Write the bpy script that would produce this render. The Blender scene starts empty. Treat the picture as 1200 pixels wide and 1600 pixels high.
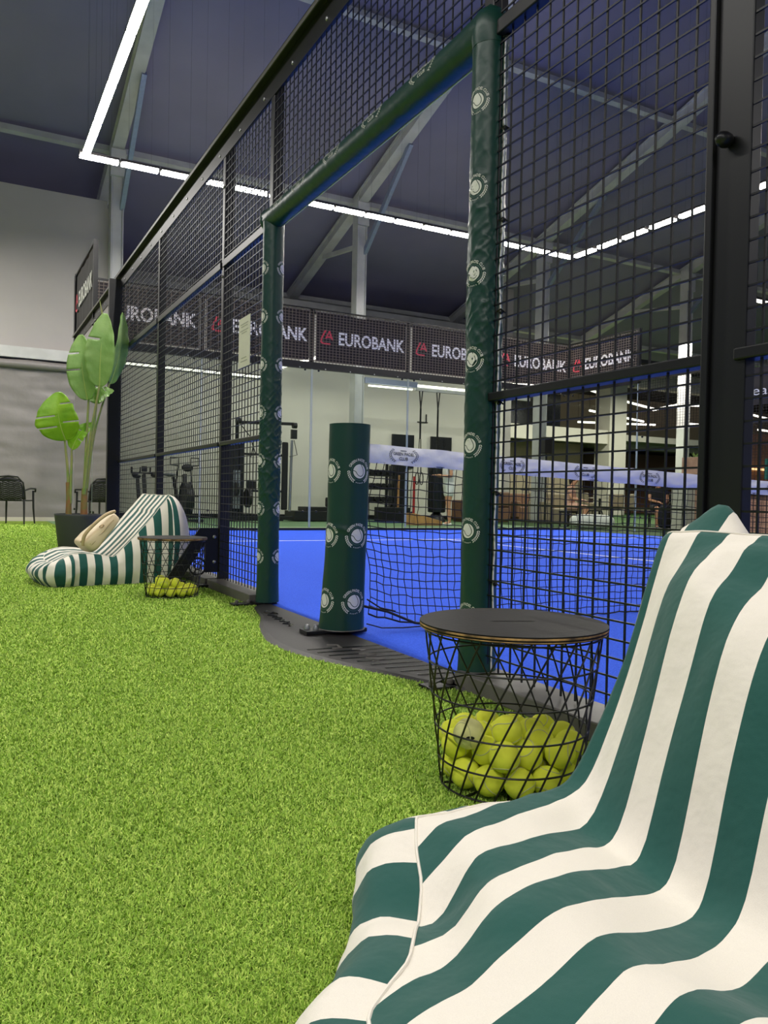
import bpy, math, random
import numpy as np
from mathutils import Vector, Matrix, noise
R = math.radians
PI = math.pi
rnd = random.Random(7)
SC = bpy.context.scene
COL = SC.collection

# ------------------------------------------------------------------ camera, world, light, exposure
yaw, pitch, roll = 0.4902372878694316, -0.018504125330637704, 0.020636497398900437
fw = Vector((math.sin(yaw)*math.cos(pitch), math.cos(yaw)*math.cos(pitch), math.sin(pitch)))
r0 = Vector((math.cos(yaw), -math.sin(yaw), 0)); u0 = r0.cross(fw)
rt = r0*math.cos(roll)+u0*math.sin(roll); up = -r0*math.sin(roll)+u0*math.cos(roll)
cd = bpy.data.cameras.new('camera'); cam = bpy.data.objects.new('camera', cd); COL.objects.link(cam)
cd.sensor_fit = 'HORIZONTAL'; cd.sensor_width = 36; cd.lens = 36*1236.167/1200; cd.clip_start = .02; cd.clip_end = 200
M = Matrix((rt, up, -fw)).transposed().to_4x4(); M.translation = Vector((-1.5516, -3.27455, .63102)); cam.matrix_world = M
SC.camera = cam
SC.view_settings.view_transform = 'Standard'; SC.view_settings.look = 'None'
SC.view_settings.exposure = 0.0; SC.view_settings.gamma = 1.0; SC.view_settings.use_curve_mapping = False
w = bpy.data.worlds.new('world'); SC.world = w; w.use_nodes = True
w.node_tree.nodes['Background'].inputs[0].default_value = (.75, .8, 1, 1); w.node_tree.nodes['Background'].inputs[1].default_value = .24

def area(name, loc, sx, sy, watts, col=(1, .965, .91), rot=(0, 0, 0), spread=180):
    l = bpy.data.lights.new(name, 'AREA'); l.shape = 'RECTANGLE'; l.size = sx; l.size_y = sy; l.energy = watts; l.color = col; l.spread = R(spread)
    o = bpy.data.objects.new(name, l); COL.objects.link(o); o.location = loc; o.rotation_euler = rot; return o
LZ = 5.85
area('light_run_near', (.1, -1, LZ-.05), .05, 22, 380)
area('light_run_far', (10, 0, LZ-.05), .05, 20, 400)
area('light_run_end', (5, 10, LZ-.05), 10, .05, 220)
area('light_run_other_end', (5, -10, LZ-.05), 10, .05, 220)
area('light_neighbour_run', (-5, -5, LZ-.05), .05, 18, 560)
area('light_walkway', (-3.5, 11.2, 5.6), .3, 4, 330)
area('light_gym', (6, 15.6, 3.62), 8, .08, 48, (1, .96, .88))
area('light_gym_free_weights', (10.5, 15.2, 3.5), 3, .08, 20, (1, .96, .88))
area('light_hall', (22, 22, 5.9), 16, 1.2, 1400, (1, .95, .86))
area('light_lobby', (17, 14, 5.6), 5, .3, 640, (1, .95, .86))
area('light_lounge', (19, 16, 2.9), 6, 1, 220, (1, .88, .72))

# ------------------------------------------------------------------ materials
def lin(c): return tuple(((x/255)/12.92 if x/255 <= .04045 else ((x/255+.055)/1.055)**2.4) for x in c)+(1,)
def mat(name, rgb, rough=.5, metal=0., noise_amt=0., nscale=20., bump=0., bscale=200., spec=.5, emit=0., rgb2=None, detail=4, coat=0.):
    m = bpy.data.materials.new(name); m.use_nodes = True; nt = m.node_tree; N = nt.nodes; L = nt.links
    b = N['Principled BSDF']; c = lin(rgb)
    b.inputs['Base Color'].default_value = c; b.inputs['Roughness'].default_value = rough; b.inputs['Metallic'].default_value = metal
    b.inputs['Specular IOR Level'].default_value = spec; b.inputs['Coat Weight'].default_value = coat
    tc = N.new('ShaderNodeTexCoord')
    if noise_amt or rgb2:
        n = N.new('ShaderNodeTexNoise'); n.inputs['Scale'].default_value = nscale; n.inputs['Detail'].default_value = detail
        L.new(tc.outputs['Object'], n.inputs['Vector'])
        cr = N.new('ShaderNodeValToRGB'); L.new(n.outputs['Fac'], cr.inputs[0])
        c2 = lin(rgb2) if rgb2 else tuple(x*(1-noise_amt) for x in c[:3])+(1,)
        cr.color_ramp.elements[0].position = .35; cr.color_ramp.elements[1].position = .65
        cr.color_ramp.elements[0].color = c2; cr.color_ramp.elements[1].color = c
        L.new(cr.outputs[0], b.inputs['Base Color'])
    if bump:
        n2 = N.new('ShaderNodeTexNoise'); n2.inputs['Scale'].default_value = bscale; n2.inputs['Detail'].default_value = 5
        L.new(tc.outputs['Object'], n2.inputs['Vector'])
        bp = N.new('ShaderNodeBump'); bp.inputs['Strength'].default_value = bump; bp.inputs['Distance'].default_value = .01
        L.new(n2.outputs['Fac'], bp.inputs['Height']); L.new(bp.outputs[0], b.inputs['Normal'])
    if emit:
        b.inputs['Emission Color'].default_value = c; b.inputs['Emission Strength'].default_value = emit
    return m
def glass(name, tint=(235, 240, 236), ior=1.08):
    m = bpy.data.materials.new(name); m.use_nodes = True; nt = m.node_tree; N = nt.nodes; L = nt.links
    N.remove(N['Principled BSDF']); o = N['Material Output']
    t = N.new('ShaderNodeBsdfTransparent'); t.inputs[0].default_value = lin(tint)
    g = N.new('ShaderNodeBsdfGlossy'); g.inputs['Roughness'].default_value = .02
    f = N.new('ShaderNodeFresnel'); f.inputs[0].default_value = ior
    x = N.new('ShaderNodeMixShader'); L.new(f.outputs[0], x.inputs[0]); L.new(t.outputs[0], x.inputs[1]); L.new(g.outputs[0], x.inputs[2]); L.new(x.outputs[0], o.inputs[0])
    return m
def turf(name, c1, c2, scale=90):
    m = mat(name, c1, .85, rgb2=c2, nscale=scale, bump=.6, bscale=260, spec=.15); return m
def blades_mat():
    m = bpy.data.materials.new('grass_blades'); m.use_nodes = True; N = m.node_tree.nodes; L = m.node_tree.links; b = N['Principled BSDF']
    g = N.new('ShaderNodeNewGeometry'); cr = N.new('ShaderNodeValToRGB'); L.new(g.outputs['Random Per Island'], cr.inputs[0])
    e = cr.color_ramp.elements; e[0].color = lin((112, 146, 50)); e[1].color = lin((216, 236, 118)); e[1].position = 1
    k = cr.color_ramp.elements.new(.55); k.color = lin((168, 206, 82))
    L.new(cr.outputs[0], b.inputs['Base Color']); b.inputs['Roughness'].default_value = .55; b.inputs['Specular IOR Level'].default_value = .25
    return m
def fabric(name, rgb, stains=0.):
    m = bpy.data.materials.new(name); m.use_nodes = True; N = m.node_tree.nodes; L = m.node_tree.links; b = N['Principled BSDF']
    tc = N.new('ShaderNodeTexCoord'); c = lin(rgb)
    n = N.new('ShaderNodeTexNoise'); n.inputs['Scale'].default_value = 900; n.inputs['Detail'].default_value = 2; L.new(tc.outputs['Object'], n.inputs['Vector'])
    mx = N.new('ShaderNodeMixRGB'); mx.blend_type = 'MULTIPLY'; mx.inputs[0].default_value = .35; mx.inputs[1].default_value = c
    L.new(n.outputs['Fac'], mx.inputs[2])
    ga = N.new('ShaderNodeMixRGB'); ga.inputs[0].default_value = .5; ga.inputs[1].default_value = c; L.new(mx.outputs[0], ga.inputs[2])
    L.new(ga.outputs[0], b.inputs['Base Color'])
    b.inputs['Roughness'].default_value = .8; b.inputs['Sheen Weight'].default_value = .15; b.inputs['Specular IOR Level'].default_value = .2
    n2 = N.new('ShaderNodeTexNoise'); n2.inputs['Scale'].default_value = 14; n2.inputs['Detail'].default_value = 3; L.new(tc.outputs['Object'], n2.inputs['Vector'])
    b1 = N.new('ShaderNodeBump'); b1.inputs['Strength'].default_value = .25; b1.inputs['Distance'].default_value = .02; L.new(n2.outputs['Fac'], b1.inputs['Height'])
    b2 = N.new('ShaderNodeBump'); b2.inputs['Strength'].default_value = .12; b2.inputs['Distance'].default_value = .002; L.new(n.outputs['Fac'], b2.inputs['Height']); L.new(b1.outputs[0], b2.inputs['Normal'])
    L.new(b2.outputs[0], b.inputs['Normal']); return m
Mt = dict(
 black=mat('black_powder_coat', (18, 18, 20), .38, noise_amt=.2, nscale=8, spec=.5),
 wire=mat('black_wire', (15, 15, 17), .4),
 lip=mat('worn_metal_lit_lip', (112, 108, 102), .4, noise_amt=.2, nscale=15),  # grey of worn fittings; also paints the lit lip of the top rail
 bolt=mat('zinc_bolt', (190, 190, 190), .3, .9, noise_amt=.1),
 green=mat('green_vinyl', (20, 64, 54), .36, noise_amt=.12, nscale=6, bump=.12, bscale=25, spec=.5),
 whiteprint=mat('white_print', (236, 234, 228), .5, noise_amt=.03),
 greyprint=mat('grey_green_print', (92, 122, 110), .5, noise_amt=.03),
 gripe=mat('dark_seam_print', (14, 48, 42), .5, noise_amt=.03),
 blueprint=mat('navy_print', (38, 44, 66), .6, noise_amt=.03),
 tape=mat('white_net_tape', (232, 232, 236), .55, noise_amt=.05, nscale=10, bump=.25, bscale=22),
 rope=mat('net_cord', (12, 12, 14), .7, noise_amt=.1),
 bturf=turf('blue_turf', (62, 104, 236), (46, 84, 214), 130),
 gturf=turf('green_turf', (138, 164, 66), (104, 130, 46), 120),
 sage=mat('sage_rubber_floor', (104, 138, 96), .7, noise_amt=.2, nscale=2),
 dkturf=turf('dark_green_turf', (62, 88, 44), (44, 66, 34), 60),
 blade=blades_mat(),
 line=mat('white_turf_line', (226, 230, 240), .8, noise_amt=.06, nscale=100),
 rubber=mat('black_rubber', (46, 43, 42), .5, noise_amt=.15, nscale=12, bump=.1, bscale=120),
 rubbermark=mat('glossy_black_mark', (12, 12, 12), .25, noise_amt=.1),
 steel=mat('galvanised_aluminium', (196, 197, 194), .45, .15, noise_amt=.15, nscale=3),
 roof=mat('dark_roof_membrane', (132, 128, 150), .75, noise_amt=.12, nscale=.6, bump=.1, bscale=3),
 wallgrey=mat('grey_wall_panel', (172, 167, 162), .55, noise_amt=.06, nscale=1.2),
 tarp=mat('grey_tarp', (134, 129, 126), .4, noise_amt=.08, nscale=2, bump=.9, bscale=3.2, spec=.6),
 plaster=mat('light_plaster', (216, 212, 200), .8, noise_amt=.04, nscale=1.5),
 concrete=mat('pale_concrete', (196, 190, 176), .8, noise_amt=.06, nscale=1.5),
 darkwin=mat('dark_window', (34, 36, 38), .25, noise_amt=.2, nscale=2),
 darkceil=mat('dark_ceiling', (40, 40, 40), .8, noise_amt=.2, nscale=1),
 banner=mat('black_banner_mesh', (44, 40, 39), .75, noise_amt=.15, nscale=3, bump=.4, bscale=4),
 bannerwire=mat('brown_grey_wire', (112, 100, 88), .5, noise_amt=.1),
 red=mat('red_print', (222, 64, 82), .5, noise_amt=.03),
 glass=glass('court_glass'), glassn=glass('clear_glass', (238, 242, 239), 1.03),
 gedge=mat('pale_glass_edge', (178, 190, 184), .3, noise_amt=.05),
 lamp=mat('lamp_diffuser', (255, 249, 238), .4, noise_amt=.0, emit=64),
 lamphouse=mat('dark_lamp_housing', (52, 50, 50), .5, noise_amt=.1),
 smlamp=mat('strip_lamp', (255, 248, 234), .4, emit=3.2),
 fw=fabric('cream_canvas', (242, 235, 221)),
 fg=fabric('dark_green_canvas', (36, 88, 80)),
 thread=mat('pale_stitching', (158, 186, 172), .8, noise_amt=.1),
 cream=mat('cream_leather', (226, 206, 168), .5, noise_amt=.06, nscale=6, bump=.15, bscale=60),
 dkcream=mat('cream_trim', (196, 172, 130), .5, noise_amt=.06),
 brass=mat('brass_ring', (150, 120, 80), .3, .9, noise_amt=.1),
 lid=mat('black_painted_plywood', (26, 24, 23), .55, noise_amt=.25, nscale=9, bump=.05, bscale=90, spec=.15),
 ply=mat('bare_plywood_edge', (196, 154, 96), .7, rgb2=(60, 46, 34), nscale=26),
 ball=mat('yellow_felt', (246, 252, 84), .9, noise_amt=.06, nscale=40, bump=.3, bscale=900, spec=.1),
 ballpale=mat('worn_pale_felt', (238, 236, 160), .9, noise_amt=.12, nscale=40, bump=.3, bscale=900, spec=.1),
 ballseam=mat('ball_seam', (206, 206, 150), .8, noise_amt=.05),
 pot=mat('dark_grey_pot', (66, 68, 70), .6, noise_amt=.12, nscale=8, bump=.1, bscale=60),
 soil=mat('soil', (50, 38, 28), .95, noise_amt=.4, nscale=30, bump=.8, bscale=60),
 leaf=mat('banana_leaf', (142, 176, 98), .45, rgb2=(118, 158, 76), nscale=5, bump=.25, bscale=30),
 leaf2=mat('young_banana_leaf', (140, 184, 40), .45, rgb2=(114, 164, 34), nscale=5, bump=.25, bscale=30),
 rib=mat('leaf_midrib', (170, 190, 100), .5, noise_amt=.1),
 stalk=mat('banana_stalk', (116, 146, 66), .5, rgb2=(150, 150, 90), nscale=9),
 husk=mat('brown_husk', (150, 96, 60), .8, rgb2=(120, 120, 60), nscale=14),
 plastic=mat('black_resin', (26, 26, 27), .45, noise_amt=.1),
 grey=mat('mid_grey_plastic', (120, 124, 130), .5, noise_amt=.1),
 chrome=mat('chrome', (210, 210, 212), .2, .9, noise_amt=.05),
 bluemat=mat('navy_mat', (28, 44, 96), .7, noise_amt=.1),
 redp=mat('red_paint', (176, 44, 44), .5, noise_amt=.1),
 wood=mat('tan_wood', (198, 150, 96), .6, rgb2=(170, 122, 74), nscale=7),
 pinkwood=mat('pinkish_timber', (190, 150, 130), .65, rgb2=(160, 122, 104), nscale=5),
 brown=mat('brown_upholstery', (118, 84, 62), .7, noise_amt=.15),
 beige=mat('beige_upholstery', (160, 146, 122), .75, noise_amt=.1),
 paper=mat('cream_board', (226, 222, 204), .6, noise_amt=.04),
 faint=mat('faint_ink', (178, 176, 160), .6, noise_amt=.05),
 skin=mat('skin', (206, 150, 118), .55, noise_amt=.08, nscale=10),
 hair=mat('dark_hair', (28, 22, 20), .6, noise_amt=.2, nscale=60),
 white=mat('white_cotton', (232, 230, 226), .8, noise_amt=.05, nscale=12, bump=.2, bscale=20),
 blackcloth=mat('black_cloth', (24, 24, 28), .8, noise_amt=.1, bump=.2, bscale=20),
 pink=mat('tan_pink_top', (206, 160, 140), .8, noise_amt=.1),
 teal=mat('teal_sign', (20, 92, 84), .5, noise_amt=.1, emit=.25),
 screen=mat('pale_blue_screen', (190, 220, 255), .4, emit=1.1),
 warm=mat('warm_shelf_lamp', (255, 214, 150), .4, emit=1.6),
 bluepanel=mat('cool_grey_steel', (150, 160, 184), .4, .5, noise_amt=.1),
)

# ------------------------------------------------------------------ mesh helpers
class MB:
    def __init__(s): s.v = []; s.f = []; s.m = []
    def add(s, vs, fs, mi=0):
        o = len(s.v); s.v += [tuple(v) for v in vs]; s.f += [tuple(i+o for i in f) for f in fs]
        s.m += (list(mi) if hasattr(mi, '__len__') else [mi]*len(fs)); return s
    def box(s, x0, x1, y0, y1, z0, z1, mi=0):
        v = [(x, y, z) for x in (x0, x1) for y in (y0, y1) for z in (z0, z1)]
        return s.add(v, [(0, 1, 3, 2), (4, 6, 7, 5), (0, 4, 5, 1), (2, 3, 7, 6), (0, 2, 6, 4), (1, 5, 7, 3)], mi)
    def bar(s, p, q, w, h, mi=0, upv=(0, 0, 1)):
        p, q = Vector(p), Vector(q); d = (q-p).normalized(); a = d.cross(Vector(upv))
        if a.length < 1e-4: a = d.cross(Vector((0, 1, 0)))
        a.normalize(); b = a.cross(d); a *= w/2; b *= h/2
        v = [e+i*a+j*b for e in (p, q) for i in (-1, 1) for j in (-1, 1)]
        return s.add(v, [(0, 1, 3, 2), (4, 6, 7, 5), (0, 4, 5, 1), (2, 3, 7, 6), (0, 2, 6, 4), (1, 5, 7, 3)], mi)
    def tube(s, pts, r, n=8, mi=0, closed=False):
        P = [Vector(p) for p in pts]; m = len(P); rr = r if hasattr(r, '__len__') else [r]*m
        vs = []; a = None
        for i in range(m):
            if closed: d = P[(i+1) % m]-P[i-1]
            else: d = P[min(i+1, m-1)]-P[max(i-1, 0)]
            d = d.normalized() if d.length > 1e-9 else Vector((0, 0, 1))
            if a is None: a = d.cross(Vector((0, 0, 1)) if abs(d.z) < .9 else Vector((1, 0, 0)))
            else: a = a-d*a.dot(d)
            a.normalize(); b = d.cross(a)
            vs += [P[i]+(a*math.cos(t)+b*math.sin(t))*rr[i] for t in [2*PI*k/n for k in range(n)]]
        fs = [(i*n+k, i*n+(k+1) % n, ((i+1) % m)*n+(k+1) % n, ((i+1) % m)*n+k) for i in range(m if closed else m-1) for k in range(n)]
        if not closed: fs += [tuple(range(n))[::-1], tuple(range((m-1)*n, m*n))]
        return s.add(vs, fs, mi)
    def lathe(s, prof, c=(0, 0, 0), n=32, mi=0):
        vs = [(c[0]+r*math.cos(2*PI*k/n), c[1]+r*math.sin(2*PI*k/n), c[2]+z) for r, z in prof for k in range(n)]
        fs = [(i*n+k, i*n+(k+1) % n, (i+1)*n+(k+1) % n, (i+1)*n+k) for i in range(len(prof)-1) for k in range(n)]
        if prof[0][0] > 1e-6: fs.append(tuple(range(n))[::-1])
        if prof[-1][0] > 1e-6: fs.append(tuple(range((len(prof)-1)*n, len(prof)*n)))
        return s.add(vs, fs, mi)
    def grid(s, fn, nu, nv, mi=0):
        vs = [fn(i/nu, j/nv) for i in range(nu+1) for j in range(nv+1)]; W = nv+1
        fs = [(i*W+j, (i+1)*W+j, (i+1)*W+j+1, i*W+j+1) for i in range(nu) for j in range(nv)]
        if callable(mi): mi = [mi(i, j) for i in range(nu) for j in range(nv)]
        return s.add(vs, fs, mi)
    def ball(s, c, r, n=16, mi=0):
        r = r if hasattr(r, '__len__') else (r, r, r); m = n//2
        vs = [(c[0]+r[0]*math.sin(PI*i/m)*math.cos(2*PI*k/n), c[1]+r[1]*math.sin(PI*i/m)*math.sin(2*PI*k/n), c[2]+r[2]*math.cos(PI*i/m)) for i in range(m+1) for k in range(n)]
        return s.add(vs, [(i*n+k, (i+1)*n+k, (i+1)*n+(k+1) % n, i*n+(k+1) % n) for i in range(m) for k in range(n)], mi)
    def build(s, name, mats, parent=None, smooth=True, bevel=0., loc=None, solid=0., angle=.7):
        me = bpy.data.meshes.new(name); off = ORG.get(parent.name, (0, 0, 0)) if parent else (0, 0, 0)
        if loc: off = loc
        v = s.v if off == (0, 0, 0) else [(a-off[0], b-off[1], c-off[2]) for a, b, c in s.v]
        me.from_pydata(v, [], s.f)
        mats = mats if isinstance(mats, (list, tuple)) else [mats]
        for k in mats: me.materials.append(Mt[k] if isinstance(k, str) else k)
        if len(mats) > 1: me.polygons.foreach_set('material_index', s.m)
        if smooth:
            me.polygons.foreach_set('use_smooth', [True]*len(me.polygons)); me.set_sharp_from_angle(angle=angle)
        me.update()
        o = bpy.data.objects.new(name, me); COL.objects.link(o)
        if parent: o.parent = parent; ORG[o.name] = off
        if loc: o.location = loc
        if solid: m = o.modifiers.new('thick', 'SOLIDIFY'); m.thickness = solid; m.offset = 0
        if bevel: m = o.modifiers.new('bevel', 'BEVEL'); m.width = bevel; m.segments = 2; m.limit_method = 'ANGLE'
        return o
ORG = {}
def tag(o, label, cat, group=None):
    o['label'] = label; o['category'] = cat
    if group: o['group'] = group
    return o
def thing(name, label, cat, loc=(0, 0, 0), group=None, world=True, rotz=0):
    o = bpy.data.objects.new(name, None); COL.objects.link(o); o.location = loc; o.rotation_euler = (0, 0, rotz); o.empty_display_size = .1
    if world: ORG[o.name] = tuple(loc)
    return tag(o, label, cat, group)
def one(mb, name, mats, label, cat, loc=(0, 0, 0), group=None, **k):
    o = mb.build(name, mats, None, **k); o.location = loc; return tag(o, label, cat, group)
def struct(o, kind='structure'): o['kind'] = kind; return o
def dup(root, loc=None, rotz=None, label=None, group=None):
    r = root.copy(); COL.objects.link(r)
    for k, v in (('label', label), ('group', group)):
        if v: r[k] = v
    if loc: r.location = loc
    if rotz is not None: r.rotation_euler = (0, 0, rotz)
    for ch in list(root.children):
        c = ch.copy(); COL.objects.link(c); c.parent = r
        for g in list(ch.children):
            d = g.copy(); COL.objects.link(d); d.parent = c
    return r
_tx = {}
def text2d(s, fat=0.):
    if (s, fat) in _tx: return _tx[(s, fat)]
    cu = bpy.data.curves.new('t', 'FONT'); cu.body = s; cu.size = 1; cu.align_x = 'CENTER'; cu.offset = fat; cu.resolution_u = 3
    o = bpy.data.objects.new('t', cu); COL.objects.link(o); dg = bpy.context.evaluated_depsgraph_get(); dg.update()
    me = bpy.data.meshes.new_from_object(o.evaluated_get(dg)); bpy.data.objects.remove(o)
    v = [(p.co.x, p.co.y) for p in me.vertices]; f = [tuple(p.vertices) for p in me.polygons]; bpy.data.meshes.remove(me)
    xs = [p[0] for p in v]; cx = (max(xs)+min(xs))/2; wd = max(xs)-min(xs); h = max(p[1] for p in v)
    _tx[(s, fat)] = ([((x-cx)/wd, y/h) for x, y in v], f, wd/h); return _tx[(s, fat)]   # x in -.5..5, y 0..1 (cap height)
def leafpoly(cx, cy, ang, L, W, n=8):
    c, s_ = math.cos(ang), math.sin(ang); return [(cx+c*L*math.cos(t)-s_*W*math.sin(t), cy+s_*L*math.cos(t)+c*W*math.sin(t)) for t in [2*PI*k/n for k in range(n)]]
def emblem():
    out = []   # (verts2d, faces, mi, lift)
    tv, tf, asp = text2d('GREEN PADEL CLUB', .02); a0, a1 = R(158), R(12); rb = .76; h = .2
    out.append(([((rb+h*y)*math.cos(a0+(a1-a0)*(x+.5)), (rb+h*y)*math.sin(a0+(a1-a0)*(x+.5))) for x, y in tv], tf, 0, 0))
    for sd in (1, -1):
        for k in range(7):
            a = R(-2-9*k); 
            for q, rr in ((1, .93), (-1, .8)):
                x, y = rr*math.cos(a), rr*math.sin(a); p = leafpoly(sd*x, y, (a+PI/2+q*.6) if sd > 0 else PI-(a+PI/2+q*.6), .085, .035)
                out.append((p, [tuple(range(8))], 0, 0))
    for k in range(5):
        a = R(-90+(k-2)*9); x, y = .88*math.cos(a), .88*math.sin(a)
        st = [(x+(.05 if i % 2 == 0 else .022)*math.sin(i*PI/5), y+(.05 if i % 2 == 0 else .022)*math.cos(i*PI/5)) for i in range(10)]
        out.append((st+[(x, y)], [(i, 10, (i+1) % 10) for i in range(10)], 0, 0))
    n = 40
    ri = [(r*math.cos(2*PI*k/n), r*math.sin(2*PI*k/n)) for r in (.64, .67) for k in range(n)]
    out.append((ri, [(k, (k+1) % n, n+(k+1) % n, n+k) for k in range(n)], 1, 0))
    di = [(0, 0)]+[(r*math.cos(2*PI*k/n), r*math.sin(2*PI*k/n)) for r in (.26, .53) for k in range(n)]
    out.append((di, [(0, 1+k, 1+(k+1) % n) for k in range(n)]+[(1+k, 1+n+k, 1+n+(k+1) % n, 1+(k+1) % n) for k in range(n)], 0, 0))
    pts = [Vector((.08, .53)), Vector((.2, .36)), Vector((.33, .12)), Vector((.36, -.12)), Vector((.22, -.33)), Vector((0, -.36)), Vector((-.2, -.22)), Vector((-.34, -.02)), Vector((-.53, .05))]
    fine = []
    for i in range(len(pts)-1):
        for t in (0, .5):
            p0, p1, p2, p3 = pts[max(i-1, 0)], pts[i], pts[i+1], pts[min(i+2, len(pts)-1)]
            fine.append(.5*((2*p1)+(p2-p0)*t+(2*p0-5*p1+4*p2-p3)*t*t+(3*p1-p0-3*p2+p3)*t**3))
    fine.append(pts[-1]); v = []
    for i, p in enumerate(fine):
        d = (fine[min(i+1, len(fine)-1)]-fine[max(i-1, 0)]).normalized(); nn = Vector((-d.y, d.x))*.025; v += [tuple(p-nn), tuple(p+nn)]
    out.append((v, [(2*i, 2*i+2, 2*i+3, 2*i+1) for i in range(len(fine)-1)], 2, 1))
    return out
def wordmark():   # two lines of lettering between laurel brackets, unit half-width 1
    out = []
    for s, y0, h, wd in (('GREEN PADEL', .0, .26, 1.5), ('CLUB', -.4, .26, .62)):
        tv, tf, asp = text2d(s, .015); out.append(([(x*wd, y0+h*y) for x, y in tv], tf, 0, 0))
    out.append(([(-.22, .36), (.22, .36), (.22, .42), (-.22, .42)], [(0, 1, 2, 3)], 0, 0))
    for sd in (1, -1):
        for k in range(9):
            a = R(40-11*k); 
            for q, rr in ((1, 1.02), (-1, .9)):
                x, y = rr*math.cos(a), rr*.72*math.sin(a); aa = a+PI/2+q*.6
                out.append((leafpoly(sd*x, y, aa if sd > 0 else PI-aa, .07, .028), [tuple(range(8))], 0, 0))
    return out
def place2d(mb, pieces, fn):
    for v, f, mi, lift in pieces: mb.add([fn(x, y, lift) for x, y in v], f, mi)
EMB = emblem(); WORD = wordmark()
def nz(x, y, z): return noise.noise(Vector((x, y, z)))

# ------------------------------------------------------------------ setting: floors, walls, roof
def quad(name, pts, m): return struct(MB().add(pts, [tuple(range(len(pts)))]).build(name, m, smooth=False))
def sbox(name, x0, x1, y0, y1, z0, z1, m, **k): return struct(MB().box(x0, x1, y0, y1, z0, z1).build(name, m, smooth=False, **k))
sbox('floor', -14, -.02, -12, 14.4, -.1, 0, 'gturf')
court = sbox('floor_court', -.02, 10.02, -10.02, 10.02, -.1, .006, 'bturf')
ln = MB(); 
for y in (6.95, -6.95): ln.box(.03, 9.97, y-.025, y+.025, .006, .0085)
ln.box(4.975, 5.025, -7.15, 7.15, .006, .0087)
struct(ln.build('trim_court_lines', 'line', smooth=False))
sbox('trim_court_kerb', -.02, 10.15, 10.02, 10.16, -.1, .045, 'black')
sbox('floor_gym', -.02, 10.6, 10.16, 20, -.1, .002, 'sage')
sbox('floor_lounge', 10.15, 60, -12, 10.16, -.1, .001, 'dkturf'); sbox('floor_lobby', 10.6, 60, 10.16, 40, -.1, .001, 'dkturf')
# roof falls from the ridge towards the far eave
rz = lambda y: 8+.3*(14.2-y)
th = .12
quad('ceiling', [(-16, 20, rz(20)+th), (45, 20, rz(20)+th), (45, -6, rz(-6)+th), (-16, -6, rz(-6)+th)], 'roof')
quad('ceiling_rear', [(-16, -6, rz(-6)+th), (45, -6, rz(-6)+th), (45, -24, rz(-6)-5), (-16, -24, rz(-6)-5)], 'roof')
sbox('wall_eave', -16, 13.4, 19.9, 20.1, 0, 6.4, 'darkceil')
sbox('wall_back', -16, 1.1, 14.36, 14.5, 3.5, 6.75, 'wallgrey')
tp = MB()
def tarpf(u, v):
    x = -12+13.15*u; z = .06+3.05*v
    return (x, 14.33-.02-.028*nz(x*.9, z*2.6, 3)-.02*nz(x*3.2, z*5, 8)*(v**2)-.012*nz(x*1.1+z*2.2, z*7, 1), z)
tp.grid(tarpf, 200, 60); tarp = struct(tp.build('wall_tarp', 'tarp'))
rl = MB(); rl.tube([(-12+i*.4, 14.26+.012*nz(i*.5, 2, 2), 3.16+.012*nz(i*.7, 1, 0)) for i in range(33)], [.085+.012*nz(i*.6, 5, 5) for i in range(33)], 14)
struct(rl.build('trim_tarp_roll', 'tarp'))
sbox('trim_tarp_rail', -16, 1.15, 14.2, 14.36, 3.28, 3.5, 'steel')
sbox('baseboard_tarp', -16, 1.15, 14.28, 14.36, 0, .08, 'concrete')
sbox('wall_recess_side', 1.1, 1.24, 14.36, 16.8, 0, 6.6, 'wallgrey')
sbox('wall_gym', 1.24, 13.3, 16.8, 16.95, 0, 5.6, 'plaster')
sbox('baseboard_gym', 1.24, 13.3, 16.76, 16.8, 0, .12, 'black')
sbox('trim_eave_beam', 1.24, 14, 18.3, 18.5, 6.05, 6.3, 'steel')
for i, (x, wd) in enumerate(((9.36, .72), (10.66, .72))):
    f = MB(); f.box(x, x+wd, 16.74, 16.8, 1.5, 2.46); f.box(x+wd*.62, x+wd*.66, 16.73, 16.75, 1.5, 2.46)
    struct(f.build('window_%d' % (i+1), 'darkwin', smooth=False))

# steel frames of the hall roof
fr_lab = {1.25: 'first aluminium roof frame, its column beside the grey tarp wall', 6.95: 'aluminium roof frame whose column rises behind the padded net post',
          12.63: 'aluminium roof frame whose column stands just past the far court corner', 18.3: 'last visible aluminium roof frame, nearest the dark fence post'}
for x, lab in fr_lab.items():
    t = thing('roof_truss', lab, 'roof frame', (x, 14.2, 0), 'aluminium frames of the hall roof')
    c = MB(); c.box(x-.1, x+.1, 14.08, 14.32, 0, 7.95); c.box(x-.13, x-.1, 14.05, 14.35, 0, 7.9); c.box(x+.1, x+.13, 14.05, 14.35, 0, 7.9); c.build('column', 'steel', t, bevel=.01)
    a = MB(); a.bar((x, 19.4, rz(19.4)-.13), (x, -6, rz(-6)-.13), .16, .26); a.bar((x, 19.4, rz(19.4)-.02), (x, -6, rz(-6)-.02), .24, .04); a.bar((x, 19.4, rz(19.4)-.26), (x, -6, rz(-6)-.26), .24, .04)
    a.build('rafter', 'steel', t, smooth=False)
    MB().bar((x+.1, 14.15, 6.55), (x+.1, 11.95, rz(11.95)-.28), .09, .13).build('brace', 'bluepanel', t, smooth=False)
    MB().bar((x, 14.2, 6.75), (x, 16.4, rz(16.4)-.3), .08, .1).build('tie', 'steel', t, smooth=False)
    g = MB(); g.box(x-.15, x+.15, 14.0, 14.1, 7.2, 7.75); g.build('gusset', 'steel', t, smooth=False)
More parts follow.
